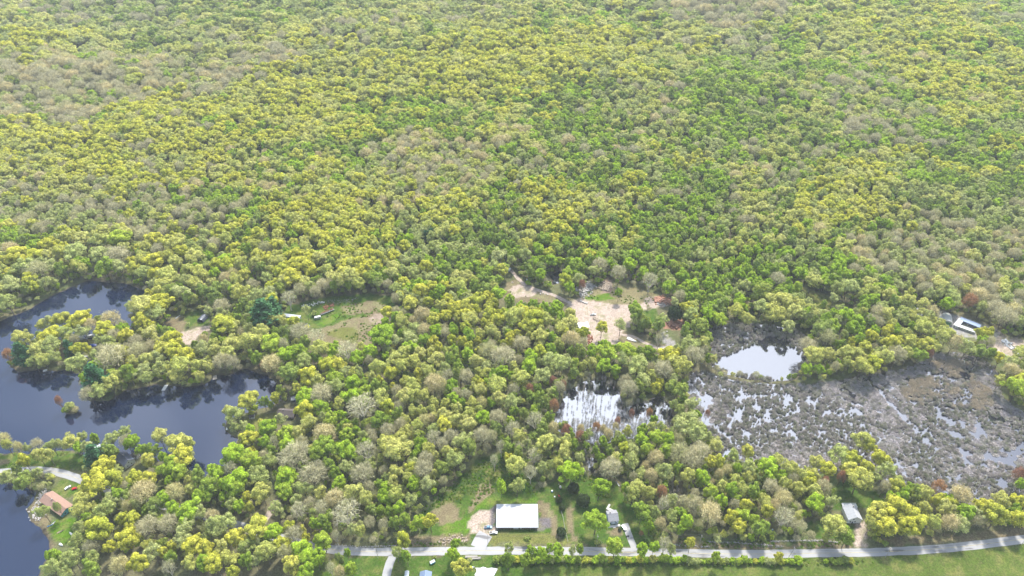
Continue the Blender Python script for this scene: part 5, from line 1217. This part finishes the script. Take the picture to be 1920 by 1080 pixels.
for lb, u, v, c_ in [('blue tarpaulin sheet beside the peninsula cabin', 172, 680, 'blue_tarp'), ('dark blue tarpaulin heap in the middle of peninsula', 174, 648, 'navy')]:
    t_ = thing('tarpaulin', lb, 'tarpaulin', on(u, v), .2); V = []; F = []
    for j in range(6):
        for i in range(8): V.append((i * 1.1 - 4, j * .9 - 2, .35 + 1.3 * math.sin(math.pi * i / 7) * math.sin(math.pi * j / 5) + rnd.uniform(-.12, .12)))
    F = [[j*8+i, j*8+i+1, (j+1)*8+i+1, (j+1)*8+i] for j in range(5) for i in range(7)]
    MB().add(V, F).build('sheet', M[c_], t_, smooth=False)
    for x, y in ((-4, -2), (3.7, -2), (3.7, 2.5), (-4, 2.5)): MB().cyl((x, y, 0), (x, y, .5), .06).build('peg', M['grey_wood'], t_)
# white sheet on the ground at the bottom edge
t_ = thing('white_tarpaulin', 'large bright white sheet spread at the bottom edge', 'tarpaulin', on(911, 1074), 0)
out = [(-7, -5), (-5, -5.5), (4.5, -5), (6.4, -1), (8.2, 2.8), (4, 3.6), (1, 3.2), (-2, 4.4), (-4, 3.4), (-7.4, 3.6), (-6.4, 1), (-7.8, -1.5)]
MB().add([(x, y, .30 + .1 * ((i * 7) % 3)) for i, (x, y) in enumerate(out)] + [(0, 0, .8)], [[i, (i + 1) % len(out), len(out)] for i in range(len(out))]).build('sheet', M['white_metal'], t_)
for i in (0, 3, 6, 9): MB().box(out[i][0] - .2, out[i][0] + .2, out[i][1] - .2, out[i][1] + .2, 0, .35).build('weight', M['stone'], t_)
# box trailer on the lawn
t_ = thing('box_trailer', 'small white box trailer with teal end on the lower lawn', 'trailer', on(808, 1060), .55)
MB().box(0, 3.6, 0, 2.0, .5, 1.9).build('box', M['white_metal'], t_, bevel=.05); MB().box(.05, 3.55, -.05, -.003, .55, 1.8).build('side_panel', M['teal'], t_); MB().cyl((3.6, 1, .5), (4.6, 1, .45), .06).build('tow_bar', M['steel'], t_)
for y in (-.2, 1.95): MB().cyl((1.8, y, .32), (1.8, y + .2, .32), .32, k=14).build('wheel', M['rubber'], t_)
# lumber piles, stone walls, rocks, brush piles
def rock_mesh(n, L, hw, s0, s1, hh):
    V = []; F = []
    for i in range(n):
        c = np.array([rng.random() * L, rng.normal() * hw, rng.random() * hh]); s = rng.uniform(s0, s1)
        p = unit(8) * s * rng.uniform(.6, 1.1, (8, 1)) * np.array([1, .9, .7]); o_ = len(V)
        b = np.array([[-1,-1,-1],[1,-1,-1],[1,1,-1],[-1,1,-1],[-1,-1,1],[1,-1,1],[1,1,1],[-1,1,1]]) * s * .55 + p * .25 + c
        V += [tuple(q) for q in b]; F += [[o_ + k for k in f] for f in ([3,2,1,0],[4,5,6,7],[0,1,5,4],[1,2,6,5],[2,3,7,6],[3,0,4,7])]
    return V, F
def wall_of_rocks(name, label, pts_, mat, dens=3.0, s0=.25, s1=.5, cat_='stone wall', hw=.3, hh=.7):
    t_ = MB()
    for A, B in zip(pts_[:-1], pts_[1:]):
        a = on(*A); b = on(*B); L = (b - a).length; V, F = rock_mesh(int(L * dens), L, hw, s0, s1, hh); an = math.atan2(b.y - a.y, b.x - a.x)
        V = [(a.x + x * math.cos(an) - y * math.sin(an), a.y + x * math.sin(an) + y * math.cos(an), a.z + z) for x, y, z in V]
        t_.add(V, F)
    o = t_.build(name, M[mat]); tag(o, label, cat_, kind='stuff' if name not in ('stone_wall',) else None); return o
wall_of_rocks('stone_wall', 'pale dry-stone wall along the east lawn above the road', [(1445, 1016), (1490, 1014), (1545, 1014), (1572, 1018)], 'stone', 5)
wall_of_rocks('stone_wall', 'low dry-stone wall running to the road west of the lawn', [(1325, 1016), (1380, 1018), (1440, 1023), (1470, 1026)], 'stone', 3)
wall_of_rocks('stone_wall', 'dark dry-stone wall on the north side of the west road', [(628, 1022), (680, 1026), (742, 1024)], 'stone', 3)
wall_of_rocks('stone_wall', 'tumbled wall above the road left of the small yellow tree', [(1240, 1020), (1290, 1024), (1330, 1026)], 'stone', 2.5)
wall_of_rocks('rock_bank', 'heap of pale rocks on the shore beside the lakeside house', [(72, 945), (76, 930), (90, 918)], 'white_stone', 8, .3, .7, 'rock heap', 1.8, .5)
wall_of_rocks('rock_bank', 'pale rocks on the lower lake shore in front of house', [(62, 950), (66, 966), (80, 972)], 'white_stone', 7, .3, .8, 'rock heap', 1.8, .5)
wall_of_rocks('scrap_heap', 'line of pale scrap behind the white van', [(565, 575), (590, 572), (598, 566)], 'white_paint', 3, .25, .8, 'scrap heap', 1.6, .6)
wall_of_rocks('scrap_heap', 'scattered scrap right of the white van', [(612, 566), (640, 566), (672, 560)], 'grey_wood', 2, .2, .7, 'scrap heap', 1.8, .3)
wall_of_rocks('scrap_heap', 'brown scrap between the van and the flatbed', [(606, 578), (616, 574), (626, 572)], 'rust', 6, .3, .9, 'scrap heap', 1.8, .8)
wall_of_rocks('scrap_heap', 'heap of scrap in front of the white trailer home', [(536, 602), (548, 605), (560, 604)], 'white_paint', 2.5, .2, .6, 'scrap heap', 1.0, .4)
wall_of_rocks('scrap_heap', 'scrap on the brown patch above the bare trees', [(570, 610), (580, 612)], 'concrete', 5, .3, .8, 'scrap heap', 1.2, .4)
wall_of_rocks('rubble_heap', 'grey rubble heap behind the gravel yard', [(1080, 552), (1092, 545), (1106, 532)], 'stone', 12, .5, 1.3, 'rubble heap', 4.5, .9)
wall_of_rocks('log_heap', 'reddish-tan heap of logs behind the gravel yard', [(1132, 545), (1140, 530)], 'dead_wood', 16, .5, 1.2, 'log heap', 3.5, 1.2)
wall_of_rocks('earth_heap', 'orange-red earth heap at the right end of gravel yard', [(1228, 563), (1250, 564), (1264, 568)], 'red_stone', 12, .8, 1.8, 'earth heap', 2.5, .8)
wall_of_rocks('earth_heap', 'rusty red brush heap beside the dark shrubs', [(1252, 608), (1264, 606), (1278, 610)], 'red_stone', 12, .7, 1.5, 'earth heap', 3.2, 1.2)
wall_of_rocks('rubble_heap', 'white rubble in front of the orange-red earth heap', [(1232, 570), (1250, 572)], 'white_stone', 8, .4, 1.0, 'rubble heap', 1.6, .4)
wall_of_rocks('slab_heap', 'pale broken slabs at the end of loop track', [(1234, 656), (1256, 656)], 'white_stone', 8, .6, 1.3, 'slab heap', 1.2, .2)
wall_of_rocks('scrap_heap', 'rusty scrap in front of the gravel yard shelter', [(1104, 626), (1107, 636), (1104, 646)], 'rust', 5, .4, 1.0, 'scrap heap', 1.4, .6)
wall_of_rocks('log_heap', 'dark logs left of the pale yellow yard tree', [(1112, 596), (1124, 602)], 'dead_wood', 7, .3, .9, 'log heap', 1.2, .6)
wall_of_rocks('scrap_heap', 'bright white scrap left of the greenhouse tunnels', [(1722, 588), (1738, 594), (1752, 602)], 'white_paint', 7, .5, 1.5, 'scrap heap', 2.6, .7)
wall_of_rocks('scrap_heap', 'white scrap heap at the top of the east yard', [(1716, 580), (1728, 584)], 'concrete', 4, .4, 1.2, 'scrap heap', 1.8, .5)
wall_of_rocks('scrap_heap', 'mixed pale scrap around the junk yard vehicles', [(1878, 640), (1890, 642), (1900, 655)], 'white_paint', 5, .4, 1.3, 'scrap heap', 2.5, .6)
wall_of_rocks('scrap_heap', 'low pale scrap line below the glasshouse', [(1795, 635), (1812, 640), (1828, 648)], 'concrete', 3, .3, .9, 'scrap heap', 1.0, .3)
wall_of_rocks('brush_heap', 'tan brush heap along the road left of the barn driveway', [(822, 1016), (850, 1014), (876, 1014)], 'dead_wood', 5, .3, .9, 'brush heap', 1.8, .6)
0 and wall_of_rocks('brush_heap', 'tan brush heap below the yellow-green oaks left of lawn', [(818, 970), (838, 964), (854, 972)], 'dead_wood', 6, .3, .8, 'brush heap', 3.2, .5)
0 and wall_of_rocks('brush_heap', 'tan brush heap behind the barn on the left', [(892, 930), (906, 915), (918, 910)], 'dead_wood', 5, .3, .8, 'brush heap', 3.0, .5)
for i, (u, v) in enumerate([(1088, 566), (1092.5, 567), (1096, 568.5), (1100, 569)]):
    V, F = rock_mesh(5, .8, .5, 1.0, 1.5, .4); o = MB().add(V, F).build('boulder', M['white_stone'], bevel=.12); o.location = on(u, v)
    tag(o, ['leftmost', 'second', 'third', 'rightmost'][i] + ' white boulder in the row of four at the yard edge', 'boulder', 'white boulders at the yard edge')
for i, (u, v) in enumerate([(1013, 551), (1017, 550), (1021, 552), (1026, 553), (960, 530), (1068, 557), (1250, 622), (1284, 607)]):
    V, F = rock_mesh(4, .7, .4, .6, 1.1, .3); o = MB().add(V, F).build('boulder', M['white_stone'], bevel=.08); o.location = on(u, v)
    tag(o, ['leftmost small boulder of the bank beside the yard track', 'second small boulder of the bank beside the yard track', 'third small boulder of the bank beside the yard track', 'last small boulder of the bank beside the yard track', 'lone white boulder on the grey bank near the track top', 'white boulder at the left corner of the grassy yard patch', 'white boulder above the grey gravel square', 'white boulder right of the rusty brush heap'][i], 'boulder')
for i, (u, v, rz_) in enumerate([(872, 1047, 0), (884, 1050, .06)]):
    t_ = thing('lumber_pile', ['long stack of weathered boards beside the road on the left', 'short stack of weathered boards in front of the longer stack'][i], 'lumber pile', on(u, v), rz_)
    for j in range(4):
        for k in range(4 - j // 2): MB().box(j * .12, 9 - i * 3 + rnd.uniform(-1, .8), k * .5, k * .5 + .42, j * .32, j * .32 + .26).build('board', M['grey_wood'], t_)
# fence beside the lawn
t_ = thing('rail_fence', 'thin white fence line down the lawn right of the barn', 'fence', on(1052, 958), 0); P0 = on(1052, 958)
fp_ = [on(1052, 958), on(1056, 972), on(1058, 985), on(1061, 1000), on(1065, 1017)]
for a, b in zip(fp_[:-1], fp_[1:]):
    a = a - P0; b = b - P0
    MB().cyl((a.x, a.y, 0), (a.x, a.y, 1.3), .08).build('post', M['grey_wood'], t_)
    MB().cyl((a.x, a.y, 1.1), (b.x, b.y, 1.1), .07).cyl((a.x, a.y, .6), (b.x, b.y, .6), .07).build('rail', M['white_stone'], t_)
# utility poles and wires
tops = []
PL = [(560, 1014, 12, 'first utility pole, in the trees west of the junction'), (709, 1047, 17, 'utility pole at the junction of the side road'), (915, 1021, 14, 'utility pole beside the barn driveway'), (1118, 1024, 13.5, 'utility pole in front of the big lime tree with a transformer'),
      (1311, 1022, 12, 'utility pole behind the hedge trees east of driveway'), (1476, 1049, 15, 'leaning utility pole on the field side of the road'), (1660, 1045, 12, 'utility pole in front of the large yellow oak'), (1915, 1022, 12, 'last utility pole at the right edge')]
for i, (u, v, h, lb) in enumerate(PL):
    t_ = thing('utility_pole', lb, 'utility pole', on(u, v), 0.02, 'utility poles along the road'); 
    if i == 5: t_.rotation_euler = (0, .12, 0)
    MB().cyl((0, 0, -.3), (0, 0, h), .17, .11).build('pole', M['grey_wood'], t_)
    MB().box(-.08, .08, -1.2, 1.2, h - .7, h - .55).build('crossarm', M['grey_wood'], t_)
    for y in (-1.1, -.5, .5, 1.1): MB().cyl((0, y, h - .55), (0, y, h - .3), .06, k=8).build('insulator', M['white_paint'], t_)
    if i == 3: MB().cyl((.35, 0, h - 2.3), (.35, 0, h - 1.2), .3).build('transformer', M['pale_shingle'], t_)
    tops.append(on(u, v) + Vector((h * math.sin(.12) if i == 5 else 0, 0, h - .3)))
for oy in (-1.1, 1.1):
    mb = MB()
    for a, b in zip(tops[:-1], tops[1:]):
        q = [a.lerp(b, s / 8) + Vector((0, oy, -1.6 * 4 * (s / 8) * (1 - s / 8))) for s in range(9)]
        for c, d in zip(q[:-1], q[1:]): mb.cyl(c, d, .045, k=4)
    tag(mb.build('power_line', M['wire']), ('near' if oy < 0 else 'far') + ' strand of overhead power line above the road', 'power line')
# dead trunk standing on the roadside lawn
t_ = thing('fallen_branch', 'broken grey branch lying beside the transformer pole', 'branch', on(1124, 1012), -1.0)
V, F = limbs(2.0, 4, 2, 1.5, 3, .12, 2); put('branch', mesh_from('branch', V, F, [M['dead_wood']]), t_); t_.rotation_euler = (1.2, 0, .4)
# low shrubs: hedge between the road and the field, rounded garden shrubs
def bush(label, u, v, r, k, i, hfac=1.0, group=None, name='shrub'):
    p = at(u, v, 1.5); rm = r * depth_of(p) / FPX; s = rm / 7.0; g_ = GZ(p.x, p.y)
    t_ = thing(name, label, 'shrub', (p.x, p.y, g_ - (5.2 * s * hfac if k != 'D' else .3 * s)), rnd.random() * 6.28, group)
    c_, tr_, _ = PROTO[k][i % len(PROTO[k])]; put('crown', c_, t_); put('stem', tr_, t_); t_.scale = (s, s, s * hfac)
    return t_
ORDN = ['first', 'second', 'third', 'fourth', 'fifth', 'sixth', 'seventh', 'eighth', 'ninth', 'tenth', 'eleventh', 'twelfth', 'thirteenth', 'fourteenth', 'fifteenth', 'sixteenth', 'seventeenth', 'eighteenth', 'nineteenth', 'twentieth']
hedge = []
u = 930.0
while u < 1600:
    if not (1130 < u < 1138) and not (1500 < u < 1540 and rnd.random() < .7): hedge.append((u, 1051 + rnd.uniform(-1.5, 3.5) + (1.5 if u > 1300 else 0), rnd.uniform(5.5, 9.5)))
    u += rnd.uniform(8.5, 13)
PCT = [('below the barn', 930, 1010), ('between the barn and the lime roadside tree', 1010, 1130), ('right of the big lime roadside tree', 1130, 1260), ('below the pale roadside tree', 1260, 1360), ('below the cracked east road', 1360, 1480), ('below the leaning utility pole', 1480, 1610)]
for nm, x0, x1 in PCT:
    L_ = [h for h in hedge if x0 <= h[0] < x1]
    for i, (u, v, r) in enumerate(L_):
        k = 'GMGMSGY'[rnd.randrange(7)]
        bush(f"{ORDN[i]} hedge shrub from the left, {nm}", u, v, r, k, i, 1.1, 'hedge shrubs between the road and the field', 'hedge_shrub')
for u, v, r, k, lb in [(1075, 920, 11, 'D', 'dark cedar shrub below the lime tree'), (1093, 944, 13, 'D', 'dark brown-topped cedar shrub left of the big lime tree'), (1048, 939, 6, 'D', 'small round dark shrub just below the red tractor'),
     (1054, 954, 6, 'D', 'small round dark shrub at the fence top'), (1052, 1001, 9, 'D', 'larger round dark shrub beside the fence'), (1210, 614, 14, 'M', 'dense green shrub mass in front of the gravel yard'), (1200, 622, 9, 'M', 'green shrub at the left foot of the dense mass'),
     (1224, 622, 8, 'M', 'green shrub at the right foot of the dense mass'), (133, 768, 12, 'S', 'grey-green bush on the tiny lake islet'), (125, 772, 8, 'M', 'dark bush on the left of the tiny islet'), (142, 770, 7, 'K', 'tan bush on the right of the tiny islet'),
     (1145, 966, 4, 'G', 'tiny bright shrub behind the grey house'), (1162, 993, 3.5, 'D', 'tiny dark shrub at the grey house landing'), (1050, 581, 8, 'G', 'bright green bush at the bend of the yard track'), (1202, 1001, 5, 'R', 'small pink flowering bush on the roadside lawn'),
     (1566, 563, 9, 'S', 'pale green rounded bush in the east clearing'), (1543, 574, 7, 'S', 'grey-green bush left in the east clearing'), (1550, 598, 10, 'G', 'green bush at the lower end of the east clearing'), (1570, 600, 9, 'G', 'second green bush at the lower end of the east clearing'),
     (590, 590, 7, 'S', 'thin grey-green bush between the trailer home and camper'), (385, 630, 7, 'M', 'dark green bush beside the peninsula dirt road'), (1640, 1012, 7, 'M', 'green bush at the foot of the large yellow oak'), (880, 1052, 6, 'S', 'grey bush beside the stacked boards'), (815, 1046, 4, 'M', 'tiny green bush on the lower lawn'),
     (1160, 551, 6, 'G', 'bright green bush behind the gravel yard grass'), (1000, 522, 8, 'M', 'dark green bush above the yard track'), (1012, 530, 8, 'M', 'dark green bush right of the yard track top'), (1025, 538, 9, 'S', 'grey-green bush on the bank right of track'), (990, 533, 6, 'G', 'small green bush at the track edge')]:
    bush(lb, u, v, r, k, 0, 1.0)
# ------------------------------------------------------------------ air
hm = MB().box(-4300, 4300, -1000, 6100, -30, 470)
m, t, o = newmat('air'); pv = N(t, "ShaderNodeVolumePrincipled"); pv.inputs["Color"].default_value = (.86, .93, 1, 1); pv.inputs["Density"].default_value = .00008; pv.inputs["Anisotropy"].default_value = 0.0
t.links.new(pv.outputs[0], o.inputs["Volume"])
tag(hm.build('haze', m), kind='stuff')
